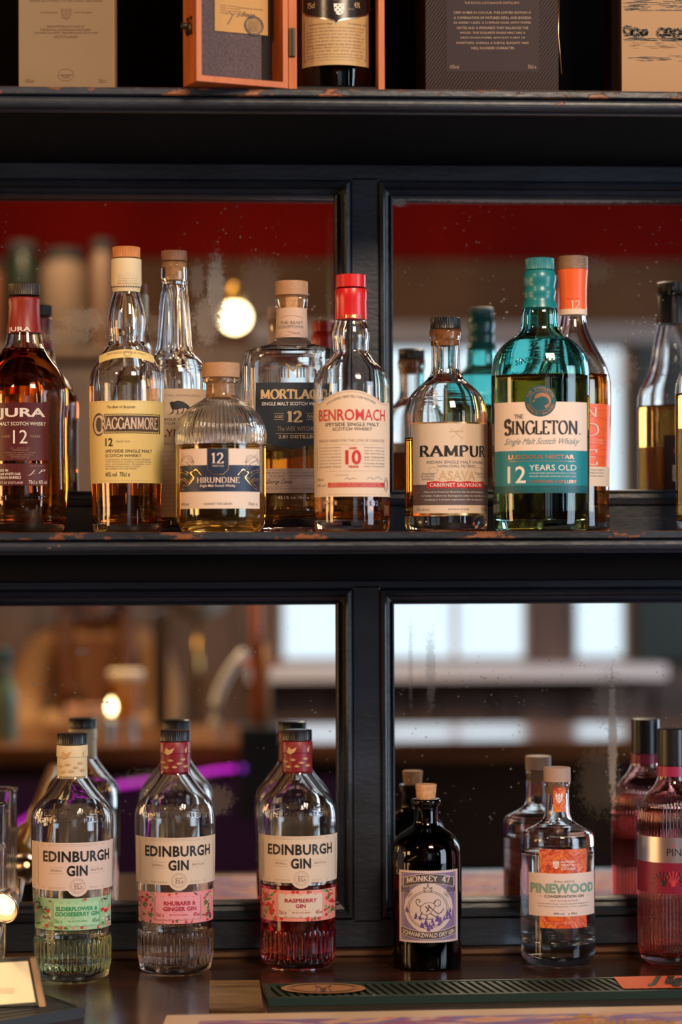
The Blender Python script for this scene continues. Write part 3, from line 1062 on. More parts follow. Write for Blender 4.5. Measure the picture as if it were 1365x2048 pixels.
a.plate(YEL, 211, 318, 828.6, 865.4, layer=2)
a.plate(BRN, 212, 317, 831, 863, layer=3)
for i in range(26):
    a.rect(INK, 213 + i * 4, 829.2, 215.4 + i * 4, 830.2, 3, 1); a.rect(INK, 213 + i * 4, 863.8, 215.4 + i * 4, 864.8, 3, 1)
a.disc(BRN, 199, 848, 12, 23, 3)
a.text(CREAM, 'C', 190, 210, 829, 868, serif=1, thick=.2, thin=.08, layer=4)
a.text(CREAM, 'RAGGANMORE', 204, 314, 834, 859, serif=1, thick=.19, thin=.07, layer=5)
a.text(INK, '12', 212, 226.5, 876, 892, bold=.02)
a.text(GREY, 'YEARS OLD', 233, 260, 881, 884.4)
a.text(INK, 'SPEYSIDE SINGLE MALT', 212, 304, 899, 905)
a.text(INK, 'SCOTCH WHISKY', 212, 283, 908, 914)
a.para(GREY, ['AN ELEGANT SOPHISTICATED SPEYSIDE', 'WITH THE MOST COMPLEX AROMA OF ANY', 'MALT. ASTONISHINGLY FRAGRANT WITH', 'SWEETISH NOTES AND A SMOKY', 'MALTINESS ON THE FINISH'], 212, 303, 917.5, 4.6, 2.6)
a.text(INK, '40% vol', 212, 234, 944, 953); a.text(INK, '70cl e', 240, 260, 944, 953)
a.done('lettering')

# --- clear whisky behind, animal on the label
b = Bottle('whisky_bottle', 'slim clear whisky bottle with long ridged neck standing behind the yellow label one', 'bottle', 350, -.085, MS,
           [(1062, 60), (1050, 63.5), (1000, 65), (800, 66), (770, 67), (750, 66.5), (735, 63), (722, 54), (712, 43), (700, 36.5), (660, 32.5), (631, 30.5), (600, 27.5), (573, 24.5), (566, 24), (560, 26.5), (548, 26.5), (525, 25)],
           GLASS, AMBER, 1010, thick=.0038, base=.010, ribs=(705, 575, 10, .07))
b.cap(502, 523, 25.5, mat('umber_cap', (.20, .075, .035), .45), knurl=50)
b.turn('cork', [(560, 17), (524, 19)], CORK)
BEIGE = mat('beige_paper', (.62, .45, .31), .6)
a = b.art(900)
a.plate(BEIGE, 290, 413, 777, 1034, name='label', n=36)
a.text(TAN, 'COASTAL HIGHLAND', 306, 400, 788, 793)
# wild cat: body, head, tail, legs
a.poly(INK, [(342, 812), (347, 804), (356, 801), (366, 803), (376, 809), (381, 815), (377, 818), (370, 816), (362, 817), (352, 820), (345, 819)], 1)
a.disc(INK, 345, 807, 4.5, 4, 2)
for q in ([(348, 816), (346, 826), (342, 827)], [(355, 818), (357, 826), (354, 827)], [(368, 815), (366, 825), (362, 827)], [(375, 816), (380, 824), (376, 827)]): a.line(INK, q, 2.2, 2)
a.line(INK, [(380, 814), (388, 822), (396, 820)], 1.6)
a.line(INK, [(338, 829), (392, 829)], .7)
a.text(INK, 'SINGLE MALT', 318, 384, 836, 841); a.text(INK, 'SCOTCH WHISKY', 312, 390, 844.5, 849.5)
DRED = mat('dark_red_ink', (.20, .012, .010), .5)
a.text(DRED, 'CLYNELISH', 312, 405, 858, 874, serif=1, thick=.17)
a.text(GREY, 'AGED 14 YEARS', 322, 384, 886, 890)
for i in range(5): a.text(TAN, 'DISTILLED IN SUTHERLAND', 312, 390, 902 + i * 9, 905.5 + i * 9)
a.line(TAN, [(300, 962), (405, 962)], .5)
for i in range(7): a.text(TAN, 'RICH FLAVOUR OF THE COASTAL AIR', 306, 396, 968 + i * 8.5, 971 + i * 8.5)
a.done('lettering')

# --- round ribbed bottle with wooden stopper
HX = 442.5
b = Bottle('whisky_bottle', 'short round bottle with fluted shoulders, pale gold whisky and wooden stopper', 'bottle', HX, -.215, MS,
           [(1068, 66), (1063, 76), (1055, 83), (1045, 87.5), (1030, 90), (1000, 90.5), (893, 90.8), (870, 90.5), (855, 88), (840, 82), (828, 74), (818, 64), (808, 50), (801, 39), (795, 32), (788, 29.2), (770, 29), (766, 31), (764, 36), (757, 36)],
           GLASS, GOLD_L, 890, thick=.004, base=.008, ribs=(800, 888, 64, .035))
b.cap(726, 756, 38, PALEWOOD, name='wooden_stopper')
b.turn('cork', [(796, 22), (757, 24)], CORK)
a = b.art(950, base=.0003)
a.plate(CREAM2, 361, 519, 897, 1017, name='label', n=40)
a.plate(NAVY, 361, 519, 930, 983, layer=1)
tabf = lambda x: 930 + (18 if abs(x - 436.5) < 10 else 18 - (abs(x - 436.5) - 10) * .95)
a.plate(GOLDF, 415, 458, 897, lambda x: tabf(x) + 1.6, layer=2, n=20)
a.plate(NAVY, 416.5, 456.5, 897, tabf, layer=3, n=20)
a.text(CREAM2, '12', 424, 448, 905, 927, serif=1, thick=.16, layer=4)
a.text(CREAM2, 'YEARS OLD', 425, 448, 930, 933.5, layer=4)
a.text(CREAM2, 'HIRUNDINE', 395, 479, 954, 966, serif=1, thick=.16, layer=4)
a.text(CREAM2, 'Single Malt Scotch Whisky', 401, 471, 968.5, 975.5, layer=4, bold=.01)
a.text(GREY, '40%vol', 363.5, 379, 1004.5, 1010.5); a.text(GREY, 'AGAINST THE GRAIN', 408, 464, 1005, 1009.5); a.text(GREY, '70cl e', 496, 514, 1004.5, 1010.5)
random.seed(4)
for sgn in (-1, 1):
    cx = 439.5
    for i in range(11):      # swallow wings spread over the navy band
        t_ = i / 10
        x0, y0 = cx + sgn * (40 + 26 * t_), 946 + 26 * t_
        x1, y1 = cx + sgn * (74 + 4 * math.sin(t_ * 3)), 908 + 64 * t_ + 6 * math.sin(i * 2)
        mx_, my_ = (x0 + x1) / 2, (y0 + y1) / 2 - 6
        a.line(GREY if y1 < 928 else GOLDF, [(x0, y0), (mx_, my_), (x1, y1)], .7, 3)
    a.line(GOLDF, [(cx + sgn * 36, 950), (cx + sgn * 46, 938), (cx + sgn * 58, 945), (cx + sgn * 50, 955), (cx + sgn * 60, 968), (cx + sgn * 74, 980)], 1.4, 3)
    a.poly(INK, [(cx + sgn * 34, 948), (cx + sgn * 44, 936), (cx + sgn * 60, 944), (cx + sgn * 76, 972), (cx + sgn * 66, 974), (cx + sgn * 50, 954)], 2)
    for i in range(7):
        a.line(GREY, [(cx + sgn * 50, 925), (cx + sgn * (54 + 4 * i), 912 - 2 * i + .6 * i * i), (cx + sgn * 77, 902 + 4.4 * i)], .5, 2)
a.done('lettering')

# --- broad square bottle with dark shield label
MX = 585
b = Bottle('whisky_bottle', 'broad square-shouldered bottle with dark navy shield label and wooden stopper', 'bottle', MX, -.125, MS,
           [(1063, 62), (1055, 72), (1045, 86), (1030, 96), (1010, 99), (900, 99.5), (740, 100), (722, 99), (710, 96), (702, 88), (697, 76), (693, 60), (689, 45), (683, 36), (676, 31), (660, 30.5), (625, 29), (619, 29), (616, 32), (604, 33), (592, 32)],
           GLASS, AMBER, 880, sq=.62, n=3.2, thick=.0045, base=.016)
b.n = 2; b.sq = 1.0
b.cap(563, 592, 33, PALEWOOD, name='wooden_stopper')
b.turn('cork', [(628, 22), (592, 24)], CORK)
BLUSH = mat('blush_paper', (.60, .40, .30), .6)
b.turn('neck_label', [(677, 31.4), (660, 31), (630, 29.6), (618, 29.6)], BLUSH, off=.0006)
a = b.art(650, base=.0012)
a.text(GREY, 'THE BEAST', 564, 606, 639, 645); a.text(GREY, 'OF DUFFTOWN', 560, 606, 647.5, 653.5)
for i in range(5): a.line(TAN, [(562, 664 + i * 2), (580 + i * 3, 660 + i), (600, 666 - i)], .5)
a.oval(TAN, 585, 634, 20, 6, .5, a0=180, a1=360)
a.done('lettering')
b.n, b.sq = 3.2, .62
a = b.art(850, base=.0004)
sh = lambda x: 880 + 19 * (1 - abs(x - 585) / 71)
NAVYP = mat('navy_label_paper', (.014, .024, .038), .5)
a.plate(NAVYP, 513, 657, 765, sh, name='label', n=30)
a.plate(BLUSH, 524, 646, 937, 986, name='label', n=30)
GOLDP = mat('gold_ink', (.62, .42, .22), .45)
a.text(GOLDP, 'MORTLACH', 521, 654, 778, 799, serif=1, thick=.24, thin=.09)
a.text(WHITE, 'SINGLE MALT SCOTCH WHISKY', 525, 652, 804, 811, bold=.015)
a.text(GOLDP, '12', 575, 606, 821, 845, serif=1, thick=.24, thin=.08)
a.text(GOLDP, 'AGED', 550, 568, 830, 836); a.text(GOLDP, 'YEARS', 614, 634, 830, 836)
for yy in (827, 839): a.line(GOLDP, [(549, yy), (569, yy)], .7); a.line(GOLDP, [(613, yy), (635, yy)], .7)
a.text(TAN, 'The WEE WITCHIE', 556, 632, 853, 862)
a.line(GOLDP, [(552, 867), (640, 867)], .8)
a.text(GOLDP, '2.81 DISTILLED', 558, 634, 870, 877, bold=.02)
a.text(GREY, 'AND NOW TO THE STILL THAT MAKES', 530, 640, 944, 948); a.text(GREY, 'THE BEAST OF DUFFTOWN', 540, 630, 950, 954)
for yy in (940, 957, 972, 983): a.line(GREY, [(526, yy), (644, yy)], .5)
a.text(INK, 'George Cowie', 534, 585, 959, 970, shear=.5); a.text(GREY, 'DISTILLED IN DUFFTOWN, SCOTLAND', 530, 640, 975, 980)
for s_ in (-1, 1):
    a.line(INK, [(587 + s_ * 22, 733), (587 + s_ * 22, 755)], 2.2); a.line(INK, [(587 + s_ * 16, 737), (587 + s_ * 16, 755)], 1.8)
    a.line(GOLDF, [(587 + s_ * 14, 728), (587 + s_ * 9, 731), (587, 742)], 3.4); a.line(GOLDF, [(587 + s_ * 9, 735), (587 + s_ * 9, 756)], 3.4)
a.text(WHITE, '43.1% vol 70cl e', 556, 618, 992, 998)
a.done('lettering')

# --- red topped bottle
BXC = 704
RED_C = mat('bright_red_cap', (.58, .010, .012), .3)
b = Bottle('whisky_bottle', 'clear whisky bottle with bright red cap and cream arched label', 'bottle', BXC, -.235, MS,
           [(1064, 70), (1058, 74), (1045, 76), (990, 76.5), (800, 77), (782, 76.5), (770, 76.5), (760, 75), (748, 71), (737, 62), (727, 52), (716, 43), (703, 36), (690, 36), (673, 38), (660, 36), (645, 31.5), (620, 29), (575, 28)],
           GLASS, DAMBER, 968, thick=.0035, base=.012)
b.cap(550, 576, 30, RED_C)
b.turn('capsule', [(640, 31), (637, 31), (603, 30.2), (599, 31), (582, 31), (579, 30)], RED_C, off=.0004)
a = b.art(628, base=.0014)
a.text(GOLDF, 'BY HAND FOR', 684, 728, 625, 632, serif=1); a.done('lettering')


def archtop(x):
    d = abs(x - 703)
    if d > 56: return 804 - (0 if d > 60 else (60 - d) * 1.0)
    return 780 + 20 * (d / 56) ** 2.2


a = b.art(880)
a.plate(CREAM, 629, 780, archtop, 993, name='label', n=60)
a.line(TAN, [(x, archtop(x) + 3.5) for x in rows_between(634, 776, 40)], .6)
for yy in (988.5,): a.line(TAN, [(632, yy), (777, yy)], .5)
a.text(GREY, 'EXCLUSIVELY FIRST-FILL CASK MATURED', 656, 752, 790, 795, bend=14)
a.text(REDI, 'BENROMACH', 640, 770, 818, 841, bold=.008)
a.text(INK, 'SPEYSIDE SINGLE MALT', 652, 758, 845, 852); a.text(INK, 'SCOTCH WHISKY', 667, 745, 854.5, 861)
a.text(TAN, 'MADE BY HAND FOR THE LOVE OF CHARACTER', 640, 769, 878, 883.5)
for yy in (889, 942): a.line(TAN, [(640, yy), (769, yy)], .5)
a.line(TAN, [(636, 893), (636, 938)], .5)
a.text(REDI, 'AGED', 699, 715, 894, 898.5, bold=.03)
a.text(REDI, '10', 692, 723, 900, 929, bold=.03)
a.text(REDI, 'YEARS', 697, 718, 931, 935.5, bold=.03)
for i, l in enumerate(['In our family owned distillery', 'we handcraft our whisky in', 'the traditional way using the', 'finest of raw ingredients', 'smokes to make a Speyside', 'single malt for whisky purists', 'Benromach Classic']):
    a.text(GREY, l, 641, 684, 893 + i * 6.3, 896.8 + i * 6.3)
for i, l in enumerate(['Using casks we mature our', 'casks for a classic single', 'TEN YEARS OLD single', 'malt. Delicate fruits', 'fruity and creamy with', 'a touch of smoke', 'and a lasting finish']):
    a.text(GREY, l, 729, 769, 893 + i * 6.3, 896.8 + i * 6.3)
a.text(GREY, 'EST. MANAGER', 672, 698, 949, 951)
a.line(INK, [(690, 959), (696, 955), (700, 959), (706, 956), (714, 958)], .6); a.line(INK, [(734, 958), (742, 954), (746, 959), (756, 953), (764, 959)], .6)
a.rect(REDI, 657, 965, 768, 974.5, 2, 20)
a.text(CREAM, 'DISTILLED, MATURED AND BOTTLED IN SCOTLAND BY', 664, 761, 966.5, 969, layer=4); a.text(CREAM, 'THE BENROMACH DISTILLERY COMPANY LIMITED, FORRES', 661, 764, 970.5, 973, layer=4)
a.text(GREY, '70cl', 636, 648, 956, 961); a.text(GREY, '43% vol', 636, 652, 967, 973)
a.oval(GREY, 772, 968, 3.4, 14, .7); a.oval(GREY, 772, 968, 2.4, 10, .5)
a.done('lettering')
a = b.art(lay=.0004)
a.text(EMB, 'FOUNDED 1898', 650, 762, 1001, 1012, bold=.02); a.done('embossing')

# --- black capped bottle with cork and cream label
RX = 893
b = Bottle('whisky_bottle', 'round shouldered bottle with black cap over cork and gold edged cream label', 'bottle', RX, -.185, MS,
           [(1064, 76), (1058, 81), (1045, 83), (1000, 83), (830, 83), (812, 80), (798, 75), (785, 66), (775, 56), (765, 44), (757, 36), (748, 31), (735, 28.5), (700, 29), (682, 30), (678, 32), (660, 32)],
           GLASS, DAMBER, 876, thick=.004, base=.016)
b.cap(636, 659, 30.5, BLACKP, knurl=40)
b.turn('cork', [(692, 22), (660, 25)], mat('wet_cork', (.34, .12, .03), .6, var=.4, bump=.4, scale=260))
a = b.art(930)
a.plate(CREAM, 827, 977, 844, 1031, name='label', n=44)
a.rect(GOLDF, 827, 843.5, 977, 846.5, 1, 30); a.rect(GOLDF, 827, 1026.5, 977, 1031, 1, 30)
for s_ in (-1, 1):
    a.line(GOLDP, [(914 - s_ * 12, 856), (914 + s_ * 12, 878)], 1.0); a.line(GOLDP, [(914 - s_ * 11, 876), (914 - s_ * 7, 873)], 1.6)
a.text(GOLDP, 'RAMPUR', 901, 928, 861, 864)
a.text(INK, 'RAMPUR', 840, 971, 890, 914, serif=1, thick=.2, thin=.06)
a.text(GREY, 'INDIAN SINGLE MALT WHISKY', 855, 967, 921, 927); a.text(GREY, 'NON-CHILL FILTERED', 877, 951, 929.5, 934.5)
a.oval(TAN, 868, 941, 9, 7, .5); a.oval(TAN, 958, 941, 9, 7, .5)
a.text(GOLDP, 'ASAVA', 879, 950, 941, 960, bold=.01)
a.text(GREY, 'American', 844, 872, 944, 949, shear=.4); a.text(GREY, 'BOURBON', 844, 870, 950.5, 954); a.text(GREY, 'BARRELS', 846, 869, 956, 960)
a.text(GREY, 'Cabernet', 952, 973, 944, 948, shear=.4); a.text(GREY, 'CASKS', 956, 971, 951, 954.5)
a.plate(mat('taupe_ink', (.115, .075, .075), .5), 827, 977, 969, 1010, layer=1)
a.plate(REDI, 855, 968, lambda x: 963 + .8 * math.sin(x * .2), lambda x: 976 + .8 * math.sin(x * .3), layer=2, n=24)
a.text(WHITE, 'CABERNET SAUVIGNON', 861, 962, 966, 973.5, layer=4, bold=.01)
a.para(WHITE, ['Matured in American Bourbon barrels and meticulously', 'in Indian Cabernet Sauvignon casks for the first time in', 'resulting in a unique expression with an impeccable'], 845, 972, 982, 7.6, 4.6, True)
a.text(GREY, '45% alc/vol', 835, 860, 1016, 1021); a.text(GREY, 'product of india', 898, 938, 1016, 1021); a.text(GREY, '700ml', 962, 974, 1016, 1021)
a.done('lettering')

# --- teal bottle
SXC = 1082.5
TEALP = mat('teal_plastic', (.010, .17, .19), .3)
TEALI = mat('teal_ink', (.004, .20, .24), .45)
TEALD = mat('deep_teal_ink', (.006, .085, .10), .45)
b = Bottle('whisky_bottle', 'large teal green glass bottle with wavy teal capsule and cream and teal label', 'bottle', SXC, -.235, MS,
           [(1064, 86), (1058, 91), (1045, 94), (1000, 96), (850, 98), (770, 98.5), (745, 98), (728, 96), (712, 91), (698, 82), (686, 70), (676, 56), (667, 45), (658, 38.5), (648, 37), (630, 36.5), (615, 33), (600, 30), (560, 28)],
           TEAL, glassm('deep_amber_liquid', (.42, .12, .03), 1.36), 752, sq=.72, n=2, thick=.004, base=.012, segs=80)
b.cap(517, 541, 29, TEALP, knurl=56)
b.sq0 = b.sq
b.turn('capsule', [(617, 34.5), (611, 33.5), (604, 30.5), (597, 29.2), (591, 30.5), (586, 31.6), (580, 30.2), (574, 28.6), (568, 30.2), (560, 31.6), (552, 31.4), (546, 29.5), (542, 27.5)], TEALP, off=.0006)
a = b.art(850, base=.0003)
a.arcf = None
a.plate(CREAM2, 991, 1175, 803.5, 901, name='label', n=50)
a.plate(TEALI, 991, 1175, 901, 986, name='label_band', n=50)
a.plate(TEALD, 991, 1175, 971, 986, layer=1, n=50)
a.disc(TEALD, 1082.5, 801.7, 31.5, layer=2, n=36)
COPP = mat('copper_foil', (.60, .27, .16), .35, metal=.7)
a.oval(COPP, 1082.5, 801.7, 20.5, 20.5, .8, 3)
fish = [(1090 + 15 * math.cos(math.radians(t_)) - 4, 802 + 13 * math.sin(math.radians(t_))) for t_ in range(200, 430, 12)]
bmw = [3, 6, 7.5, 8, 8, 7.6, 7.2, 6.8, 6.2, 5.6, 5, 4.4, 3.8, 3.2, 2.6, 2.2, 3, 4.4, 6]
for (p, q, w_) in zip(fish[:-1], fish[1:], bmw): a.line(COPP, [p, q], w_, 3)
a.line(COPP, [(1072, 800), (1066, 804)], 2, 3)
for i in range(12):
    an = math.radians(200 + i * 13)
    for s_, ch in ((1, 'THE SINGLETON'),):
        pass


def ringtext(art, m, s, cx, cy, r, a0, a1, h, layer=4, flip=False, **k):
    for i, ch in enumerate(s):
        if ch == ' ': continue
        an = math.radians(a0 + (a1 - a0) * (i + .5) / len(s))
        vs, fs = text_polys(ch, .02)
        bm_ = art.bm(m); off = art.base + art.lay * layer
        tx, ty = -math.sin(an), math.cos(an)         # along the ring
        nx, ny = math.cos(an), math.sin(an)
        if flip: tx, ty, nx, ny = -tx, -ty, -nx, -ny
        w_ = h * (.25 if ch in 'I1' else .75)
        out = []
        for u, v in vs:
            out.append(bm_.verts.new(art.mp(cx + math.cos(an) * r + tx * (u - .5) * w_ + nx * (v - .5) * h,
                                            cy + math.sin(an) * r + ty * (u - .5) * w_ + ny * (v - .5) * h, off)))
        for f in fs:
            try: bm_.faces.new([out[i_] for i_ in f])
            except ValueError: pass


ringtext(a, COPP, 'THE SINGLETON', 1082.5, 801.7, 26, 195, 345, 5.5)
ringtext(a, COPP, 'PERFECTLY BALANCED', 1082.5, 801.7, 26, 165, 15, 5, flip=True)
a.text(INK, 'THE', 1031, 1049, 828, 836.5, layer=4, serif=1)
a.text(INK, 'SINGLETON', 1010.5, 1157, 840, 870, serif=1, thick=.18, thin=.055)
a.text(INK, 'S', 1010.5, 1026, 836, 871, serif=1, thick=.2, thin=.055)
a.text(INK, 'TM', 1158, 1162, 866, 869)
a.text(mat('slate_ink', (.16, .25, .28), .5), 'Single Malt Scotch Whisky', 1011, 1160, 876, 892, shear=.55)
a.text(COPP, 'LUSCIOUS NECTAR', 1019, 1149, 909.5, 918, bold=.02)
a.line(COPP, [(1020, 922.5), (1150, 922.5)], .7)
a.text(WHITE, '12', 1017, 1053, 932, 966, bold=.01)
a.text(WHITE, 'YEARS OLD', 1060, 1153, 929.5, 941)
a.text(WHITE, 'NOTES OF HONEY AND FIGS WITH HINTS OF COFFEE', 1060, 1152, 945, 948); a.text(WHITE, 'DISTILLED, MATURED & BOTTLED IN SCOTLAND', 1060, 1152, 951.5, 954.5)
a.text(COPP, 'DUFFTOWN DISTILLERY', 1060, 1153, 960, 966.5, bold=.02)
a.text(TEALI, 'CRAFTED SINCE 1896', 1024, 1140, 975.5, 980, layer=4); a.text(TEALI, '70cl', 1160, 1170, 975.5, 980, layer=4)
a.done('lettering')
EMT = glassm('embossed_teal_glass', (.55, .9, .82))
a = b.art(lay=.0005); a.arcf = None
a.text(EMT, 'SINGLE MALT', 1034, 1128, 714, 726, bend=5, bold=.02)
a.text(EMT, 'SCOTCH WHISKY', 1027, 1134, 744, 755, bold=.02)
a.done('embossing')

# --- orange labelled slim bottle behind
OX = 1149
ORG = mat('vivid_orange_paper', (.80, .11, .015), .4, var=.12, scale=40)
b = Bottle('whisky_bottle', 'waisted whisky bottle with orange label and orange neck, behind the teal bottle', 'bottle', OX, -.09, MS,
           [(1062, 68), (1056, 71), (1040, 71), (1000, 70), (940, 71), (870, 73.5), (800, 75), (765, 74), (740, 68.5), (720, 60), (700, 49), (680, 39), (660, 31), (640, 26.5), (620, 25), (580, 25.5), (545, 27)],
           GLASS, ORAMB, 751, thick=.0035, base=.012)
b.cap(513, 540, 30, woodm('walnut_stopper', (.14, .07, .04), (.30, .17, .10), 30, .5, (6, 6, 50)), name='wooden_stopper')
b.turn('neck_sleeve', [(620, 26.4), (600, 26), (580, 26.3), (555, 27.6), (541, 29), (540, 28)], ORG, off=.0006)
b.turn('neck_band', [(631, 26.8), (620, 26.6)], CREAM, off=.0006)
a = b.art(605, base=.0016)
a.text(CREAM, '12', 1145.5, 1161, 596, 613, serif=1, thick=.14); a.line(REDI, [(1126, 592), (1174, 592)], .8); a.done('lettering')
a = b.art(880)
a.plate(ORG, 1078, 1221, 807, 933, name='label', n=40)
a.plate(CREAM, 1078, 1221, 933, 972, name='label_band', n=40)
for y0, s_ in ((814, 'GLEN'), (846, 'MORAN'), (898, 'GIE')): pass
a.text(CREAM, 'GLEN', 1105, 1196, 814, 834, serif=1, thick=.12, thin=.05)
a.text(CREAM, 'MO', 1118, 1199, 846, 872, serif=1, thick=.1, thin=.05)
a.text(CREAM, 'GIE', 1125, 1196, 898, 930, serif=1, thick=.12, thin=.05)
a.text(CREAM, 'HIGHLAND SINGLE', 1160, 1206, 878, 881); a.text(CREAM, 'MALT SCOTCH WHISKY', 1160, 1208, 884, 887)
random.seed(9)
for i in range(9):
    y = 815 + i * 13; a.line(REDI, [(x, y + 8 * math.sin(x * .05 + i)) for x in range(1180, 1220, 5)], .7, 1)
for i in range(3): a.text(GREY, 'AGED FOR TWELVE YEARS IN', 1160, 1208, 938 + i * 6, 941 + i * 6)
a.done('lettering')

# --- black topped bottle cut by the right edge; its back label shows in the mirror
b = Bottle('whisky_bottle', 'amber whisky bottle with black cap, cut by the right edge of the middle shelf', 'bottle', 1430, -.105, MS,
           [(1064, 70), (1056, 76), (1030, 77), (800, 77), (770, 76), (752, 71), (735, 62), (715, 53), (690, 46), (660, 42), (640, 38), (622, 34), (600, 30), (570, 28)],
           GLASS, AMBER, 788, thick=.0035, base=.012)
b.cap(520, 548, 34, BLACKP, knurl=44)
b.turn('capsule', [(610, 34), (600, 33.5), (552, 33), (549, 32)], mat('black_sleeve', (.012, .011, .012), .35), off=.0005)


def backmp(x, y, off, b=b):
    p = b.mp(2 * b.xc - x, y, off)
    return Vector((-p.x, -p.y, p.z)) if False else Vector((p.x, -p.y, p.z))


a = Art(backmp, b.t)
BL = mat('dark_brown_back_label', (.035, .012, .008), .5)
bmx = bmesh.new()
a.plate(BL, 1375, 1478, 850, 1000, name='back_label', n=30)
a.disc(mat('rust_ink', (.45, .10, .02), .5), 1440, 884, 20, 20, 1)
a.plate(CREAM, 1412, 1462, 915, 950, layer=1)
for i in range(16): a.rect(INK, 1415 + i * 2.8, 918, 1416.4 + i * 2.8, 946, 2, 1)
a.done('back_print')
b2 = b
a = b.art(); a.plate(CREAM, 1372, 1488, 870, 1010, name='label', n=30); a.done()

# ------------------------------------------------------------------ counter bottles
GINL = {'green': glassm('pale_green_liquid', (.72, .80, .52), 1.36), 'pink': glassm('pale_rose_liquid', (.90, .70, .60), 1.36), 'red': glassm('raspberry_liquid', (.88, .045, .05), 1.36)}


def gin(xc, Y, dx, dy, lab, liquid, level, sleeve, main, names, box_c, txt_m, lines, flora, y0):
    """fluted gin bottle; pixel rows are given for the raspberry bottle and moved / scaled from its cap top (1459)"""
    k0 = (at(593, 1459, -.045) - Vector((0, CAMY, CAMZ))).dot(_fwd)
    k1 = (at(xc, y0, Y) - Vector((0, CAMY, CAMZ))).dot(_fwd)
    k = k0 / k1
    Yp = lambda y: y0 + (y - 1459) * k
    prof = [(1934, 60), (1928, 68), (1915, 71.5), (1895, 72.5), (1850, 73.5), (1800, 75.5), (1700, 78), (1640, 79.5), (1620, 78.5), (1606, 75), (1593, 67), (1580, 56), (1567, 46), (1555, 37.5), (1545, 31.5), (1535, 28.5), (1480, 26.5)]
    b = Bottle('gin_bottle', lab, 'bottle', xc, Y, CT, [(Yp(y), h * k) for y, h in prof], GLASS, liquid, Yp(level), thick=.0045, base=.010,
               ribs=(Yp(1910), Yp(1850), 40, .06), group=None)
    b.cap(Yp(1459), Yp(1480), 29 * k, BLACKP, knurl=44)
    b.turn('neck_sleeve', [(Yp(1545), 29 * k), (Yp(1512), 28.3 * k), (Yp(1504), 28.3 * k), (Yp(1503), 29.6 * k), (Yp(1483), 29.4 * k), (Yp(1481), 28 * k)], sleeve, off=.0004)
    SG = mat('sleeve_gold_print', (.58, .36, .16), .45)
    a = b.art(Yp(1520), base=.0016)
    q = lambda x, y: (xc + (x - 593) * k, Yp(y))
    random.seed(int(xc))
    for (x, y) in ((572, 1530), (585, 1526), (600, 1532), (592, 1539), (577, 1540), (607, 1524), (611, 1538)):
        for i in range(5):
            an = math.radians(-150 + i * 30)
            p0, p1 = q(x, y), q(x + 7 * math.cos(an), y + 7 * math.sin(an))
            n_ = (-math.sin(an) * .8, math.cos(an) * .8)
            m_ = ((p0[0] + p1[0]) / 2, (p0[1] + p1[1]) / 2)
            a.poly(SG, [p0, (m_[0] + n_[0], m_[1] + n_[1]), p1, (m_[0] - n_[0], m_[1] - n_[1])], 1)
    a.poly(SG, [q(575, 1496), q(582, 1503), q(592, 1498), q(588, 1508), q(580, 1513), q(573, 1508), q(578, 1505)], 1)
    a.poly(SG, [q(613, 1490), q(616, 1500), q(612, 1510), q(610, 1504)], 1)
    a.done('sleeve_print')
    # embossed shoulder lettering: separate raised glass
    a = b.art(Yp(1630), lay=.0005, base=.0003)
    f = lambda s, x0, x1, yy0, yy1, bd: a.text(EMB, s, q(x0, 0)[0], q(x1, 0)[0], Yp(yy0), Yp(yy1), bend=bd, bold=.03)
    f('EDINBURGH', 541, 646, 1606, 1618, 3)
    f('GIN DISTILLERY', 531, 656, 1622, 1632, 2)
    a.done('embossing')
    q = lambda x, y: (xc + (x - 593) * k + dx, Yp(y))
    a = b.art(Yp(1720))
    X = lambda x: q(x, 0)[0]

    def bot(x):
        u = (x - X(600)) / k
        base_ = 1764 - .0004 * 0
        return Yp(max(base_, 1755 + math.sqrt(max(0, 20.5 ** 2 - u * u)) if abs(u) < 20.5 else base_))
    lx0, lx1 = xc - 77.5 * k, xc + 78.5 * k
    a.plate(main, lx0, lx1, Yp(1671), bot, name='label', n=90)
    for yy in (1674, 1677): a.line(TAN, [(lx0 + 6, Yp(yy)), (lx1 - 6, Yp(yy))], .5)
    for yy in (1757.5, 1760): a.line(TAN, [(lx0 + 6, Yp(yy)), (X(578), Yp(yy))], .5); a.line(TAN, [(X(622), Yp(yy)), (lx1 - 6, Yp(yy))], .5)
    for xx in (525, 667): a.line(TAN, [(X(xx), Yp(1680)), (X(xx), Yp(1754))], .6)
    a.text(INK, 'EDINBURGH', X(535), X(660), Yp(1687), Yp(1708.5), bold=.026, sp=1.06)
    a.text(INK, 'GIN', X(580), X(619), Yp(1715), Yp(1735.5), bold=.03, sp=1.06)
    # inline highlight of the letters, as on the label
    a.text(TAN, 'SMALL', X(549), X(571), Yp(1722.5), Yp(1727)); a.text(TAN, 'BATCH', X(626), X(648), Yp(1722.5), Yp(1727))
    for yy in (1719, 1731): a.line(TAN, [(X(546), Yp(yy)), (X(574), Yp(yy))], .4); a.line(TAN, [(X(623), Yp(yy)), (X(651), Yp(yy))], .4)
    a.oval(TAN, X(600), Yp(1755), 14.5 * k, 14.5 * k, .5); a.oval(TAN, X(600), Yp(1755), 11.5 * k, 11.5 * k, .4)
    a.text(TAN, 'E', X(594), X(601), Yp(1749.5), Yp(1761)); a.text(TAN, 'G', X(600), X(608), Yp(1749.5), Yp(1761))
    fx0, fx1 = xc - 72 * k, xc + 74 * k
    fy0, fy1 = Yp(1779), Yp(1841)
    a.plate(box_c[0], fx0, fx1, fy0, fy1, name='flavour_label', n=60)
    # flowers, fruit and leaves
    bx0, bx1 = X(553), X(643)
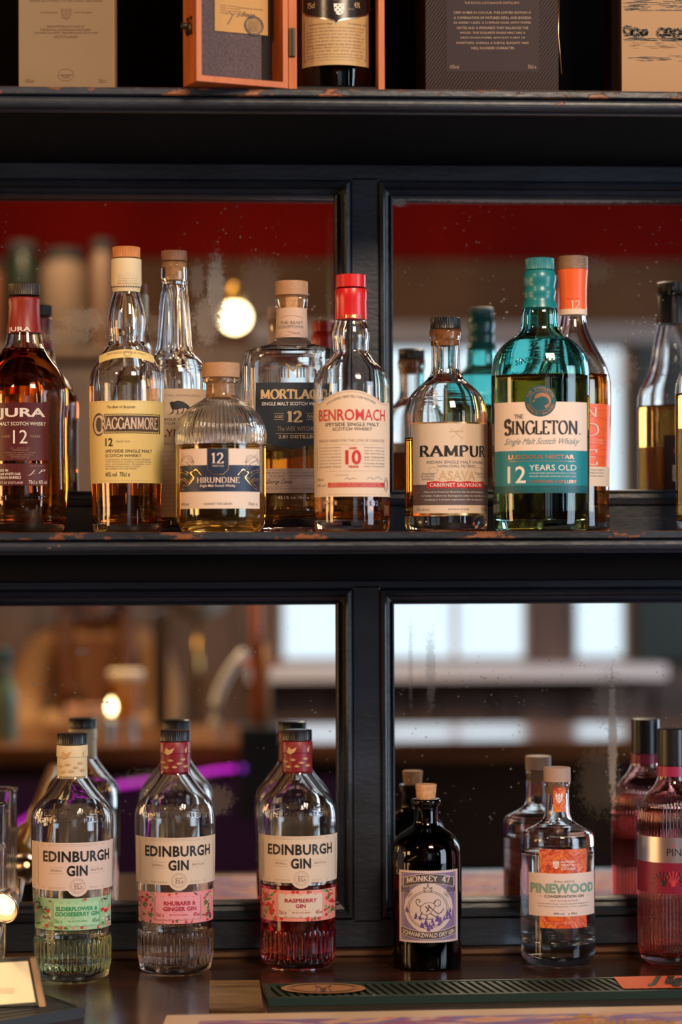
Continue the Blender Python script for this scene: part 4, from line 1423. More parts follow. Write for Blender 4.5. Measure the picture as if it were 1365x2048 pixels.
    for i in range(170):
        x = random.uniform(fx0 + 3, fx1 - 3); y = random.uniform(fy0 + 2, fy1 - 2)
        if bx0 - 3 < x < bx1 + 3 and Yp(1783) < y < Yp(1835): continue
        kind, c = random.choice(flora)
        an = random.uniform(0, 6.28); r = random.uniform(2.2, 4.4) * k
        cl = lambda p: (min(max(p[0], fx0 + .5), fx1 - .5), min(max(p[1], fy0 + .5), fy1 - .5))
        if kind == 'berry':
            a.poly(c, [cl((x + r * math.cos(j), y + r * math.sin(j))) for j in (0, .8, 1.6, 2.4, 3.1, 3.9, 4.7, 5.5)], 1 + i % 3)
        elif kind == 'leaf':
            dx_, dy_ = math.cos(an) * r * 1.7, math.sin(an) * r * 1.7
            a.poly(c, [cl((x - dx_, y - dy_)), cl((x - dy_ * .35, y + dx_ * .35)), cl((x + dx_, y + dy_)), cl((x + dy_ * .35, y - dx_ * .35))], 1 + i % 3)
        else:
            pts = []
            for j in range(10):
                rr = r * (1.15 if j % 2 == 0 else .45); pts.append(cl((x + rr * math.cos(an + j * .628), y + rr * math.sin(an + j * .628))))
            a.poly(c, pts, 1 + i % 3)
    a.plate(box_c[1], bx0, bx1, Yp(1786), Yp(1833), layer=5, n=24)
    a.frame(txt_m, bx0 + 1.5, Yp(1787.5), bx1 - 1.5, Yp(1831.5), .7, 6)
    n_ = len(lines)
    for i, (s_, x0, x1, yy0, yy1) in enumerate(lines):
        a.text(txt_m, s_, X(x0), X(x1), Yp(yy0), Yp(yy1), layer=7, bold=.03)
    a.line(txt_m, [(X(575), Yp(1818)), (X(623), Yp(1818))], .5, 6)
    a.text(txt_m, 'IN SCOTLAND', X(582), X(617), Yp(1821.5), Yp(1824.5), layer=7)
    a.text(txt_m, '70cl e', X(556), X(571), Yp(1819), Yp(1827), layer=7); a.text(txt_m, '40%vol', X(627), X(640), Yp(1819), Yp(1827), layer=7)
    a.done('lettering')
    return b


LGREEN = mat('mint_print', (.36, .58, .34), .5); LGREEN2 = mat('mint_box_print', (.42, .66, .40), .5); LEAF = mat('leaf_green_print', (.06, .17, .05), .5); LEAF2 = mat('sage_print', (.22, .36, .16), .5)
GTXT = mat('green_print', (.03, .30, .11), .5)
BLUSHP = mat('blush_print', (.78, .50, .40), .5); BERRY = mat('berry_red_print', (.60, .035, .03), .5); PALEP = mat('petal_print', (.80, .66, .52), .5)
PINKP = mat('pink_print', (.82, .30, .30), .5); PINK2 = mat('pink_box_print', (.80, .32, .36), .5); CRIM = mat('crimson_print', (.42, .02, .05), .5); PLUM = mat('plum_print', (.16, .05, .12), .5)
CORAL = mat('coral_print', (.82, .28, .22), .5); YELP = mat('straw_print', (.72, .55, .20), .5)
SLC = mat('straw_sleeve', (.72, .56, .34), .5); SLR = mat('wine_red_sleeve', (.22, .008, .018), .42)
ROSE = mat('rosy_ivory_paper', (.74, .56, .49), .6)
gin(143.5, -.112, 3, 0, 'gin bottle with cream neck and mint green flower label, leftmost on the counter', GINL['green'], 1846, SLC, ROSE, None,
    (LGREEN, LGREEN2), GTXT, [('ELDERFLOWER &', 560, 637, 1795, 1803), ('GOOSEBERRY GIN', 557.5, 640, 1805, 1813.5)],
    [('leaf', LEAF), ('leaf', LEAF2), ('flower', PALEP), ('berry', CORAL), ('flower', PALEP), ('leaf', PLUM), ('berry', BERRY), ('leaf', LEAF2)], 1466.5)
gin(349, -.078, 0, 0, 'gin bottle with dark red neck and pink rhubarb label over clear rosy gin', GINL['pink'], 1846, SLR, CREAM, None,
    (PINKP, PINK2), CRIM, [('RHUBARB &', 571, 632, 1796, 1804.5), ('GINGER GIN', 569.5, 633, 1807, 1815.5)],
    [('leaf', LEAF), ('leaf', LEAF), ('leaf', CRIM), ('flower', BERRY), ('flower', YELP), ('leaf', LEAF2), ('leaf', PLUM), ('flower', CRIM)], 1460)
gin(593.5, -.062, 0, 0, 'gin bottle with dark red neck, raspberry label and deep red gin', GINL['red'], 1760, SLR, CREAM, None,
    (CORAL, CREAM), CRIM, [('RASPBERRY', 568, 630, 1795, 1803), ('GIN', 589, 608, 1806, 1813.5)],
    [('berry', BERRY), ('berry', BERRY), ('berry', BERRY), ('leaf', LEAF), ('leaf', LEAF2), ('flower', PINKP), ('leaf', BERRY)], 1459)

# --- black brown apothecary bottle with stamp label
KX = 850
b = Bottle('gin_bottle', 'squat black-brown glass gin bottle with natural cork and lilac stamp label', 'bottle', KX, -.075, CT,
           [(1934, 64), (1928, 69), (1915, 70), (1720, 71), (1700, 70), (1688, 67), (1676, 60), (1666, 50), (1658, 38), (1651, 28), (1643, 24), (1620, 23.5), (1612, 24), (1608, 29), (1600, 30), (1597, 27)],
           BROWNG, DAMBER, 1700, thick=.003, base=.008)
b.turn('cork', [(1612, 17), (1600, 18.5), (1570, 21.5), (1568, 20.5)], CORK)
LIL = mat('lilac_print', (.20, .13, .25), .5); LIL2 = mat('violet_print', (.12, .05, .24), .5); SEP = mat('sepia_print', (.075, .05, .04), .5)
STP = mat('stamp_paper', (.62, .47, .42), .6)
a = b.art(1810)
SX, SX2, SY, SY2 = 796.5, 912, 1741, 1886
per = lambda x: 1.8 * abs(math.sin((x - SX) * math.pi / 4.6))
a.plate(STP, SX, SX2, lambda x: SY + per(x) - .5, lambda x: SY2 - per(x) + .5, n=125, name='stamp_label')
a.plate(LIL, SX + 4, SX2 - 4, SY + 5, SY2 - 5, layer=1)
a.disc(STP, 854, 1816, 48, 50, 2, 32)
random.seed(2)
for i in range(60):                      # dotted border print
    for xx in (801.5, 804.5, 904.5, 907.5): a.rect(STP, xx, 1748 + i * 2.25, xx + 1.3, 1749.1 + i * 2.25, 2, 1)
for i in range(34):                      # dark violet fir trees
    x = random.uniform(808, 900); y = 1846 + abs(x - 854) * -.55 + random.uniform(-2, 14)
    if y > 1862: continue
    a.poly(LIL2, [(x, y - 8), (x + 3, y + 3), (x - 3, y + 3)], 3)


def banner(art, ymid, bend, hh, x0, x1, m, edge):
    f = lambda x: ymid + bend * ((x - (x0 + x1) / 2) / ((x1 - x0) / 2)) ** 2
    art.plate(edge, x0 - 1.2, x1 + 1.2, lambda x: f(x) - hh - 1.2, lambda x: f(x) + hh + 1.2, layer=3)
    art.plate(m, x0, x1, lambda x: f(x) - hh, lambda x: f(x) + hh, layer=4)


banner(a, 1757, 9, 9, 806, 903, SEP, STP)
a.text(STP, 'MONKEY', 811, 873, 1750.5, 1763, serif=1, thick=.2, thin=.1, layer=6, bend=3, rot=-4)
a.text(STP, '47', 880, 896, 1753, 1766, serif=1, thick=.2, thin=.1, layer=6, rot=2)
banner(a, 1871, -9, 7, 801, 907, SEP, STP)
a.text(STP, 'SCHWARZWALD DRY GIN', 804, 904, 1866, 1875, layer=6, bend=-7, bold=.03)
a.frame(SEP, 802, 1774, 815, 1785, 1.6, 3); a.frame(SEP, 892, 1774, 905, 1785, 1.6, 3)
a.text(SEP, '47%', 803.5, 813.5, 1776, 1783, layer=4); a.text(SEP, '50cl', 893.5, 903.5, 1776, 1783, layer=4)
for r_ in (0, 3): a.oval(SEP, 853, 1819, 40 - r_, 38 - r_, .9, 3)
# crown
a.line(SEP, [(846, 1783), (845, 1774), (849, 1778), (853, 1770), (857, 1778), (861, 1774), (860, 1783), (846, 1783)], 1.2, 3); a.line(SEP, [(853, 1771), (853, 1766)], 1, 3); a.line(SEP, [(851, 1768), (855, 1768)], 1, 3)
# the monkey: tail, body, limbs, head
tail = [(840, 1814), (833, 1810), (829, 1804), (831, 1799), (836, 1799), (838, 1803), (835, 1805)]
a.line(SEP, tail, 1.5, 3)
body = [(839, 1813), (847, 1806), (858, 1805), (866, 1807), (868, 1812), (863, 1818), (858, 1827), (850, 1830), (843, 1828), (838, 1822)]
a.line(SEP, body + [body[0]], 1.1, 3)
a.disc(STP, 872, 1806, 6.5, 6.5, 4); a.oval(SEP, 872, 1806, 6.5, 6.5, 1.1, 5); a.disc(SEP, 867, 1803, 1.6, 1.6, 5); a.line(SEP, [(872, 1808), (877, 1809)], .8, 5); a.disc(SEP, 874, 1804.5, .8, .8, 5)
for q in ([(842, 1824), (838, 1832), (834, 1836), (845, 1837)], [(850, 1829), (852, 1834), (848, 1838), (860, 1838)], [(862, 1818), (868, 1824), (874, 1828), (880, 1824), (884, 1818)], [(857, 1826), (866, 1832), (872, 1836), (880, 1836)]):
    a.line(SEP, q, 1.7, 4)
for q in ([(848, 1812), (856, 1822)], [(857, 1811), (850, 1824)], [(853, 1810), (861, 1818)]): a.line(SEP, q, 2.0, 4)
a.line(SEP, [(828, 1838), (880, 1838)], .8, 3)
for s_ in (-1, 1):
    for i in range(3): a.oval(SEP, 853 + s_ * (34 + 3 * i), 1787 + i * 3, 3.2, 3.2, .7, 3, 12)
a.done('lettering')

# --- clear bottle with orange label
PX = 1112
b = Bottle('gin_bottle', 'clear gin bottle with flat shoulders, orange marbled label and beige stopper', 'bottle', PX, -.068, CT,
           [(1927, 56), (1922, 64), (1914, 70), (1904, 73.5), (1880, 74), (1690, 74.5), (1675, 74), (1667, 72), (1661, 66), (1656, 56), (1651, 46), (1646, 38), (1640, 31), (1632, 27), (1620, 25), (1580, 24), (1570, 25), (1562, 26.5)],
           GLASS, glassm('clear_liquid', (.97, .98, .97), 1.36), 1700, thick=.0035, base=.022)
b.cap(1534, 1563, 27, mat('beige_stopper', (.40, .26, .20), .6))
b.turn('stopper_plug', [(1590, 17), (1563, 18.5)], mat('plug_brown', (.28, .15, .09), .6))
ORM = None
m, t_, bs = nodes('orange_marble_print')
tc = t_.nodes.new('ShaderNodeTexCoord'); nz = t_.nodes.new('ShaderNodeTexNoise'); nz.inputs['Scale'].default_value = 34; nz.inputs['Detail'].default_value = 4; nz.inputs['Distortion'].default_value = 2.2
cr = t_.nodes.new('ShaderNodeValToRGB'); e = cr.color_ramp.elements
e[0].position = .36; e[0].color = (.75, .14, .01, 1); e[1].position = .62; e[1].color = (.80, .20, .03, 1)
for p_, c_ in ((.455, (.55, .05, .02, 1)), (.47, (.16, .02, .02, 1)), (.485, (.70, .09, .04, 1)), (.54, (.80, .22, .10, 1)), (.56, (.45, .05, .02, 1))):
    q_ = cr.color_ramp.elements.new(p_); q_.color = c_
t_.links.new(tc.outputs['Object'], nz.inputs['Vector']); t_.links.new(nz.outputs['Fac'], cr.inputs[0]); t_.links.new(cr.outputs[0], bs.inputs['Base Color']); bs.inputs['Roughness'].default_value = .45
ORM = m
a = b.art(1605)
a.arcf = None
a.plate(ORM, 1104, 1129, 1580, 1629, name='neck_label', n=12, nz=4)


def crest(art, m, cx, cy, s, layer):
    art.poly(m, [(cx - 8 * s, cy - 8 * s), (cx + 8 * s, cy - 8 * s), (cx + 7 * s, cy + 2 * s), (cx, cy + 10 * s), (cx - 7 * s, cy + 2 * s)], layer)
    for i in (-1, 0, 1): art.poly(m, [(cx + i * 6 * s - 2.5 * s, cy - 8 * s), (cx + i * 6 * s, cy - 14 * s), (cx + i * 6 * s + 2.5 * s, cy - 8 * s)], layer)
    art.oval(BERRY, cx, cy - 1 * s, 4 * s, 4 * s, 1.3 * s, layer + 1, 14)


crest(a, WHITE, 1116, 1603, .9, 2)
a.done('lettering')
a = b.art(1800)
a.plate(ORM, 1076, 1169.5, 1699, 1857, name='label', n=30)
a.plate(ROSE, 1055, 1184, 1747, 1833, layer=2, n=44, name='label_band')
crest(a, WHITE, 1109, 1731, .75, 2)
for i, s_ in enumerate(('NATIONAL', 'TRUST for', 'SCOTLAND')): a.text(WHITE, s_, 1119, 1146 + i, 1721 + i * 7, 1726 + i * 7, layer=2, bold=.02)
SAGE = mat('sage_ink', (.20, .33, .26), .5)
a.text(GREY, 'SMALL BATCH', 1105, 1145, 1761, 1765, layer=4)
a.text(SAGE, 'PINEWOOD', 1059, 1181, 1767, 1787, layer=4, bold=.05)
a.text(INK, 'CONSERVATION GIN', 1086, 1163, 1790, 1795.5, layer=4, bold=.01)
a.line(GREY, [(1074, 1793), (1082, 1793)], .6, 4); a.line(GREY, [(1167, 1793), (1175, 1793)], .6, 4)
a.text(GREY, 'RAW NATURE, DISTILLED', 1098, 1152, 1800, 1803.2, layer=4)
a.text(GREY, 'A fresh & floral gin using botanicals foraged from', 1072, 1173, 1806, 1809.6, layer=4)
a.text(GREY, 'the Caledonian Pinewoods of Mar Lodge Estate', 1074, 1172, 1811.5, 1815, layer=4)
a.line(GREY, [(1100, 1820), (1140, 1820)], .4, 4)
a.text(INK, '40% vol', 1104, 1125, 1825, 1829, layer=4); a.text(INK, 'e 50cl', 1133, 1149, 1825, 1829, layer=4)
a.done('lettering')

# --- pink fluted bottle at the right edge
QX = 1343
b = Bottle('gin_bottle', 'pink fluted gin bottle with tall black cap and silver band, cut by the right edge', 'bottle', QX, -.075, CT,
           [(1922, 55), (1914, 64), (1900, 68), (1880, 69), (1800, 69.5), (1672, 69.5), (1640, 69), (1622, 67), (1605, 62), (1590, 53), (1578, 43), (1568, 36), (1560, 32), (1550, 30), (1500, 28)],
           PINKG, glassm('pink_liquid', (.82, .32, .30), 1.36), 1612, thick=.0035, base=.010, ribs=(1900, 1600, 60, .045))
b.cap(1457, 1530, 30, BLACKP, name='cap')
b.turn('neck_band', [(1551, 31.5), (1531, 30.5)], mat('magenta_band', (.28, .01, .06), .4), off=.0003)
SILV = mat('silver_foil', (.78, .72, .74), .3, metal=1.)
a = b.art(1700, base=.0016)
a.plate(SILV, 1274, 1412, 1675, 1726, name='foil_band', n=44)
MAG = mat('magenta_paper', (.20, .006, .03), .4)
a.plate(MAG, 1274, 1412, 1726, 1788, name='label', n=44)
a.text(INK, 'PINK', 1331, 1372, 1697, 1712, layer=2)
a.disc(BERRY, 1344, 1693.5, 2, 2, 2)
for k_ in range(5):
    cx_ = 1325 + k_ * 18; 
    for i in range(9):
        an = math.radians(-170 + i * 20); a.line(BERRY if k_ % 2 else INK, [(cx_, 1772), (cx_ + 22 * math.cos(an), 1772 + 30 * math.sin(an))], 2.2, 2)
a.text(GREY, 'AGREEABLY BRITISH', 1350, 1404, 1718, 1721, layer=2)
a.done('lettering')


# ------------------------------------------------------------------ helpers for things standing on a level
def onz(x, y, z):
    """point seen at pixel (x, y) on the level z"""
    r = ray(x, y)
    t = (z - CAMZ) / r.z
    return Vector((0, CAMY, CAMZ)) + r * t


def slab(name, quad, z0, z1, m, parent=None, org=(0, 0, 0)):
    bm = bmesh.new()
    o = Vector(org)
    lo = [bm.verts.new((p.x - o.x, p.y - o.y, z0 - o.z)) for p in quad]; hi = [bm.verts.new((p.x - o.x, p.y - o.y, z1 - o.z)) for p in quad]
    bm.faces.new(lo[::-1]); bm.faces.new(hi)
    for i in range(4):
        j = (i + 1) % 4; bm.faces.new((lo[i], lo[j], hi[j], hi[i]))
    bmesh.ops.recalc_face_normals(bm, faces=bm.faces)
    return link(name, bm, m, parent)


def bil(q, u, v):
    """q = back left, back right, front right, front left"""
    return (q[0] * (1 - u) + q[1] * u) * (1 - v) + (q[3] * (1 - u) + q[2] * u) * v


# ------------------------------------------------------------------ top shelf
def carton(x0, x1, yb, Y, depth, m, lab, side=None, hgt=.34, name='presentation_box'):
    a_, b_ = at(x0, 100, Y), at(x1, 100, Y)
    c = (a_ + b_) / 2
    t = empty(name, (c.x, Y + depth / 2, TS), lab, 'box')
    w_ = (b_.x - a_.x) / 2
    bx('carton', (-w_, -depth / 2, 0), (w_, depth / 2, hgt), side or m, t, .0008)
    bx('front_panel', (-w_ + .0006, -depth / 2 - .0006, .0006), (w_ - .0006, -depth / 2 + .0004, hgt - .001), m, t)

    def mp(x, y, off):
        p = at(x, y, Y)
        return Vector((p.x - c.x, -depth / 2 - .0007 - off, p.z - TS))
    return t, Art(mp, t)


TANB = mat('cream_carton', (.21, .135, .072), .55)
t, a = carton(37, 229, 170, -.25, .09, TANB, 'cream whisky carton with small brown print on the upper shelf, at the far left', mat('carton_side', (.42, .24, .10), .6))
BR = mat('brown_print', (.16, .085, .045), .6)
a.text(BR, 'KING EDWARD VII IN KING GEORGE', 60, 205, -3, 4, layer=1)
a.text(BR, 'LOCHNAGAR', 81, 116, 23.5, 27, layer=1); a.text(BR, 'DISTILLERY', 150, 186, 23.5, 27, layer=1)
a.poly(BR, [(122, 18), (144, 18), (143, 32), (138, 37), (133, 40), (128, 37), (123, 32)], 1)
for i in range(4):
    for j in range(5):
        if (i + j) % 2: a.rect(TANB, 124 + j * 3.8, 20 + i * 4.4, 127 + j * 3.8, 23 + i * 4.4, 2, 1)
for s_, x0, x1, y0, y1 in (('PRODUCED IN SCOTLAND BY', 94, 170, 51, 55), ('THE ROYAL LOCHNAGAR DISTILLERY', 81, 183, 57.5, 62), ('CRATHIE, BALLATER, ABERDEENSHIRE, SCOTLAND', 69, 196, 64, 68), ('SCOTLAND', 109, 156, 71, 76.5)):
    a.text(BR, s_, x0, x1, y0, y1, layer=1, bold=.01)
a.oval(BR, 132, 150, 16, 12, .7, 1); a.rect(BR, 119, 149, 146, 150.6, 1, 2); a.poly(BR, [(123, 151), (141, 151), (138, 156), (126, 156)], 1)
a.text(BR, '43%vol', 50, 68, 158, 166, layer=1); a.text(BR, '70cl e', 197, 213, 158, 166, layer=1)
a.done('printing')

DKB = mat('aubergine_carton', (.026, .014, .018), .6, spec=.2)
m, t_, bs = nodes('diagonal_ribbed_carton')
tc = t_.nodes.new('ShaderNodeTexCoord'); wv = t_.nodes.new('ShaderNodeTexWave'); mp_ = t_.nodes.new('ShaderNodeMapping')
mp_.inputs['Rotation'].default_value = (0, math.radians(-35), 0); wv.inputs['Scale'].default_value = 120; wv.inputs['Distortion'].default_value = .3
t_.links.new(tc.outputs['Object'], mp_.inputs[0]); t_.links.new(mp_.outputs[0], wv.inputs[0])
cr = t_.nodes.new('ShaderNodeValToRGB'); cr.color_ramp.elements[0].color = (.008, .005, .007, 1); cr.color_ramp.elements[1].color = (.05, .030, .026, 1)
t_.links.new(wv.outputs['Fac'], cr.inputs[0]); t_.links.new(cr.outputs[0], bs.inputs['Base Color']); bs.inputs['Specular IOR Level'].default_value = .15
bp = t_.nodes.new('ShaderNodeBump'); bp.inputs['Distance'].default_value = .0004; t_.links.new(wv.outputs['Fac'], bp.inputs['Height']); t_.links.new(bp.outputs[0], bs.inputs['Normal'])
t, a = carton(851, 1118, 175, -.25, .10, m, 'dark aubergine carton with diagonal ribbing and fine tan lettering on the upper shelf')
a.plate(DKB, 893, 1079, -40, 144, layer=0, n=4)
TL = mat('tan_foil_print', (.24, .15, .09), .5)
a.text(TL, 'THE ROYAL LOCHNAGAR DISTILLERY.', 929, 1040, 4, 8.5, layer=2)
for i, (s_, x0, x1) in enumerate((('DEEP AMBER IN COLOUR, THIS LIMITED EDITION IS', 908, 1062), ('A COMBINATION OF MATURED REFILL AND BODEGA', 908, 1063), ('EX SHERRY CASKS. A COMPLEX NOSE, WITH TOFFEE', 908, 1062), ('NOTES AND A FRESHNESS THAT BALANCES THE', 914, 1057),
                              ('WOOD. THIS EXQUISITE SINGLE MALT HAS A', 920, 1051), ('SMOOTH MOUTHFEEL WITH JUST A HINT OF', 921, 1051), ('SWEETNESS. OVERALL A SUBTLE, ELEGANT AND', 913, 1058), ('WELL ROUNDED CHARACTER.', 942, 1030))):
    a.text(TL, s_, x0, x1, 23.5 + i * 10.1, 28.5 + i * 10.1, layer=2, bold=.012)
a.text(TL, '43%vol', 900, 918, 130, 138, layer=2); a.text(TL, '70cl e', 1056, 1073, 130, 138, layer=2)
a.done('printing')
p0, p1 = at(1119, -10, -.245), at(1124, 148, -.245)
bm = bmesh.new(); tube(bm, [p0 - t.location, (p0 * .5 + p1 * .5) - t.location + Vector((-.002, 0, 0)), p1 - t.location], .0008, 6)
link('gold_ribbon', bm, GOLDF, t)

KRB = mat('kraft_carton', (.30, .165, .07), .6)
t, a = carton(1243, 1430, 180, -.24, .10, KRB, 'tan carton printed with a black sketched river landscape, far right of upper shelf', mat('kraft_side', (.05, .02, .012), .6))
random.seed(11)
for k_ in range(190):    # sketched hills, trees and their water reflections
    band = random.choice((0, 0, 1, 1, 1, 2, 3))
    if band == 0: x, y, l, w_ = random.uniform(1244, 1420), random.uniform(0, 22), random.uniform(10, 40), random.uniform(.4, 1.4)
    elif band == 1: x, y, l, w_ = random.uniform(1244, 1420), random.uniform(76, 82), random.uniform(8, 30), .8
    elif band == 2: x, y, l, w_ = random.uniform(1244, 1420), random.uniform(84, 98), random.uniform(6, 22), .5
    else: x, y, l, w_ = random.uniform(1256, 1420), random.uniform(112, 124), random.uniform(8, 34), .6
    a.line(INK if band != 2 else BR, [(x, y), (min(x + l, 1425), y + random.uniform(-1.5, 1.5))], w_, 1)
for (cx, cy, rr) in ((1254, 62, 11), (1270, 65, 10), (1287, 66, 8), (1322, 66, 11), (1336, 64, 9), (1352, 66, 10), (1372, 64, 12), (1392, 66, 9)):
    for i in range(110):
        an = random.uniform(0, 6.28); r = rr * random.uniform(.1, 1) ** .5
        x, y = cx + r * math.cos(an), cy + r * .95 * math.sin(an)
        if x < 1245: continue
        a.line(INK, [(x, y), (x + 2.2, y + random.uniform(-2, 2)), (x + 3.4, y + 1)], 1.0 if an < 3.3 else .7, 1)
a.done('printing')

# wooden case, open, with a bottle in it
CW = woodm('orange_case_wood', (.34, .070, .007), (.50, .12, .014), 10, .45, (8, 8, 1))
CWD = mat('case_lining', (.012, .010, .012), .9)
cx0, cx1 = at(577, 100, -.295), at(770, 100, -.295)
t = empty('wooden_case', ((cx0.x + cx1.x) / 2, -.24, TS), 'open orange wooden presentation case with felt lined lid on the upper shelf', 'case')
wh = (cx1.x - cx0.x) / 2; H = .34; tk = .006
for s_ in (-1, 1): bx('side_board', (s_ * wh, -.055, .0), (s_ * (wh - tk - (.002 if s_ < 0 else 0)), .045, H), CW, t, .0006)
bx('back_board', (-wh + tk, .039, 0), (wh - tk, .045, H), CWD, t)
bx('bottom_board', (-wh + tk, -.050, 0), (wh - tk, .04, .004), CWD, t)
hz = [at(577, y, -.295).z - TS for y in (57, 114)]
bx('hinge', (-wh + .0006, -.0575, hz[1]), (-wh + .0065, -.0548, hz[0]), mat('old_brass', (.06, .045, .03), .45, metal=.8), t, .0005)
bx('hinge_pin', (-wh + .003, -.0585, hz[1] + .001), (-wh + .0042, -.0572, hz[0] - .001), mat('hinge_pin_dark', (.02, .018, .015), .4, metal=.8), t)
# lid: hinged on the left front edge and swung towards the camera
LA = math.radians(21)
lw = .0905
ax = Vector((-math.cos(LA), -math.sin(LA), 0)); ay = Vector((math.sin(LA), -math.cos(LA), 0))  # along the lid; towards the open side
hg = Vector((-wh - .0003, -.056, 0))


def lidbox(name, u0, u1, d0, d1, z0, z1, m_):
    bm = bmesh.new()
    vs = []
    for z in (z0, z1):
        for (u, d) in ((u0, d0), (u1, d0), (u1, d1), (u0, d1)):
            vs.append(bm.verts.new(hg + ax * u + ay * d + Vector((0, 0, z))))
    for f in ((0, 3, 2, 1), (4, 5, 6, 7), (0, 1, 5, 4), (1, 2, 6, 5), (2, 3, 7, 6), (3, 0, 4, 7)): bm.faces.new([vs[i] for i in f])
    bmesh.ops.recalc_face_normals(bm, faces=bm.faces)
    return link(name, bm, m_, t)


for u0, u1 in ((0, .005), (lw - .005, lw)): lidbox('lid_side', u0, u1, -.034, 0, .001, H, CW)
lidbox('lid_bottom', .005, lw - .005, -.034, 0, .001, .0065, CW)
lidbox('lid_back', .005, lw - .005, -.034, -.030, .0065, H, CWD)
lidbox('felt_pad', .019, lw - .006, -.030, -.018, .0066, H, mat('lilac_grey_felt', (.085, .058, .064), .95, var=.3, bump=.8, scale=500))
LN = lidbox('card', .013, .066, -.0175, -.0168, .052, H, mat('ochre_card', (.42, .21, .05), .6))
bm = bmesh.new()


def lmp(x, y, off):
    # photo pixel -> lid plane of the card
    u = .066 + (430 - x) / (538 - 430) * (.066 - .013)
    z = at(480, y, -.32).z - TS
    p = hg + ax * u + ay * (-.0166 + off) + Vector((0, 0, z + .0004))
    return p


a = Art(lambda x, y, off: lmp(x, y, off), t)
lx = lambda x: x
a.text(INK, 'SIR JOHN BEGG MANAGER', 478, 528, 3, 6, layer=1)
for i in range(4): a.text(BR, 'Distillery Crathie Ballater', 442, 478 + i * 3, 1 + i * 5, 4 + i * 5, layer=1)
a.line(INK, [(452, 20), (460, 14), (466, 22), (458, 38), (455, 40), (464, 24), (470, 16)], .8, 1)
a.text(INK, 'J.Begg', 473, 512, 12, 24, layer=1, shear=.5)
for r_ in (19, 16, 12): a.oval(INK if r_ > 12 else BR, 509, 38, r_, r_ * 1.0, 1.6 if r_ > 13 else .9, 1)
for i in range(4):
    for j in range(4): a.oval(INK, 501 + j * 5, 31 + i * 5, 2.3, 2.3, .6, 1, 8)
a.done('card_print')
bm = bmesh.new()
pz = at(402, 45, -.33).z - TS
for k_ in range(2): tube(bm, [hg + ax * (lw + .0005) + ay * (-.02 + .008 * k_) + Vector((0, 0, pz - .008)), hg + ax * (lw + .003) + ay * (-.02 + .008 * k_) + Vector((0, 0, pz)), hg + ax * (lw + .0005) + ay * (-.02 + .008 * k_) + Vector((0, 0, pz + .008))], .0018, 8)
tube(bm, [hg + ax * (lw + .001) + ay * -.016 + Vector((0, 0, pz)), hg + ax * (lw + .008) + ay * -.016 + Vector((0, 0, pz))], .003, 10)
link('clasp', bm, MATS['old_brass'], t)

NX = 676
b = Bottle('whisky_bottle', 'dark green-brown whisky bottle with cream script label standing inside the wooden case', 'bottle', NX, -.246, TS + .0045,
           [(170, 74), (164, 77), (150, 78), (0, 78), (-60, 78), (-110, 70), (-160, 30), (-260, 26)],
           glassm('dark_olive_glass', (.10, .08, .03)), DAMBER, -60, thick=.0035, base=.01)
LIDC = b.cap(-300, -262, 29, BLACKP)
CR2 = mat('parchment_paper', (.46, .30, .14), .6)
a = b.art(80)
a.plate(CR2, 608, 741, -60, 130, name='label', n=40)
a.line(BR, [(613, 38), (613, 120), (736, 120), (736, 38)], .6)
for x in (616, 733): a.disc(BR, x, 117, 1.2, 1.2, 2)
a.text(BR, 'Archibald John Begg', 622, 670, 45, 50, shear=.45); a.text(BR, '12th September 1848', 698, 736, 45, 50, shear=.45)
for i, s_ in enumerate(['I wrote Prince Albert a note yesterday inviting', 'him to see the distillery and the whole of the', 'works in operation, and next day His Royal', 'Highness with the Queen and the Prince of', 'Wales came down the path to the distillery', 'where I received them at the door and led', 'the Princess Royal and Prince Albert in,', 'to all parts of the work']):
    a.text(BR, s_, 618 if i else 624, 732 - (i % 3) * 3, 53.5 + i * 6.6, 57.6 + i * 6.6, shear=.35)
for i in range(2): a.text(BR, 'through the works and we passed the malt bins', 619, 730, 107 + i * 5.5, 110.5 + i * 5.5, shear=.35)
SHD = mat('black_shield', (.014, .010, .012), .25)
SILV2 = mat('shield_rim_pewter', (.45, .40, .36), .3, metal=1.)
shp = lambda k: [(612 - k, -60), (741 + k, -60), (741 + k, 16), (735 + k * .7, 25 + k * .6), (715, 33 + k), (690, 38 + k), (680, 41 + k), (676.5, 47 + k), (673, 41 + k), (663, 38 + k), (640, 33 + k), (618 - k * .7, 25 + k * .6), (612 - k, 16)]
for kk, mm, ly in ((2.5, SILV2, 2), (0, SHD, 3)):
    P = shp(kk)
    bots = sorted([(x, y) for x, y in P if y > -50])
    def fb(x, bots=bots):
        for (xa, ya), (xb, yb) in zip(bots[:-1], bots[1:]):
            if xa <= x <= xb: return ya + (yb - ya) * (x - xa) / max(1e-6, xb - xa)
        return 16
    a.plate(mm, 612 - kk, 741 + kk, -60, fb, layer=ly, n=50)
a.text(GOLDP, '75cl', 620, 634, 3, 14, layer=5); a.text(GOLDP, '43%', 712, 723, 3, 14, layer=5)
a.text(TL, 'SPEY', 671, 698, -2, 2, layer=5); a.text(TL, 'EST', 649, 660, 16, 19.5, layer=5); a.text(TL, '1845', 698, 711, 16, 19.5, layer=5)
a.poly(WHITE, [(671.5, 8), (692.5, 8), (692, 24), (687, 29), (682, 31), (677, 29), (672, 24)], 5)
for i in range(4):
    for j in range(4):
        if (i + j) % 2: a.rect(SHD, 673.5 + j * 4.5, 10 + i * 4.6, 676.5 + j * 4.5, 13 + i * 4.6, 6, 1)
a.done('lettering')

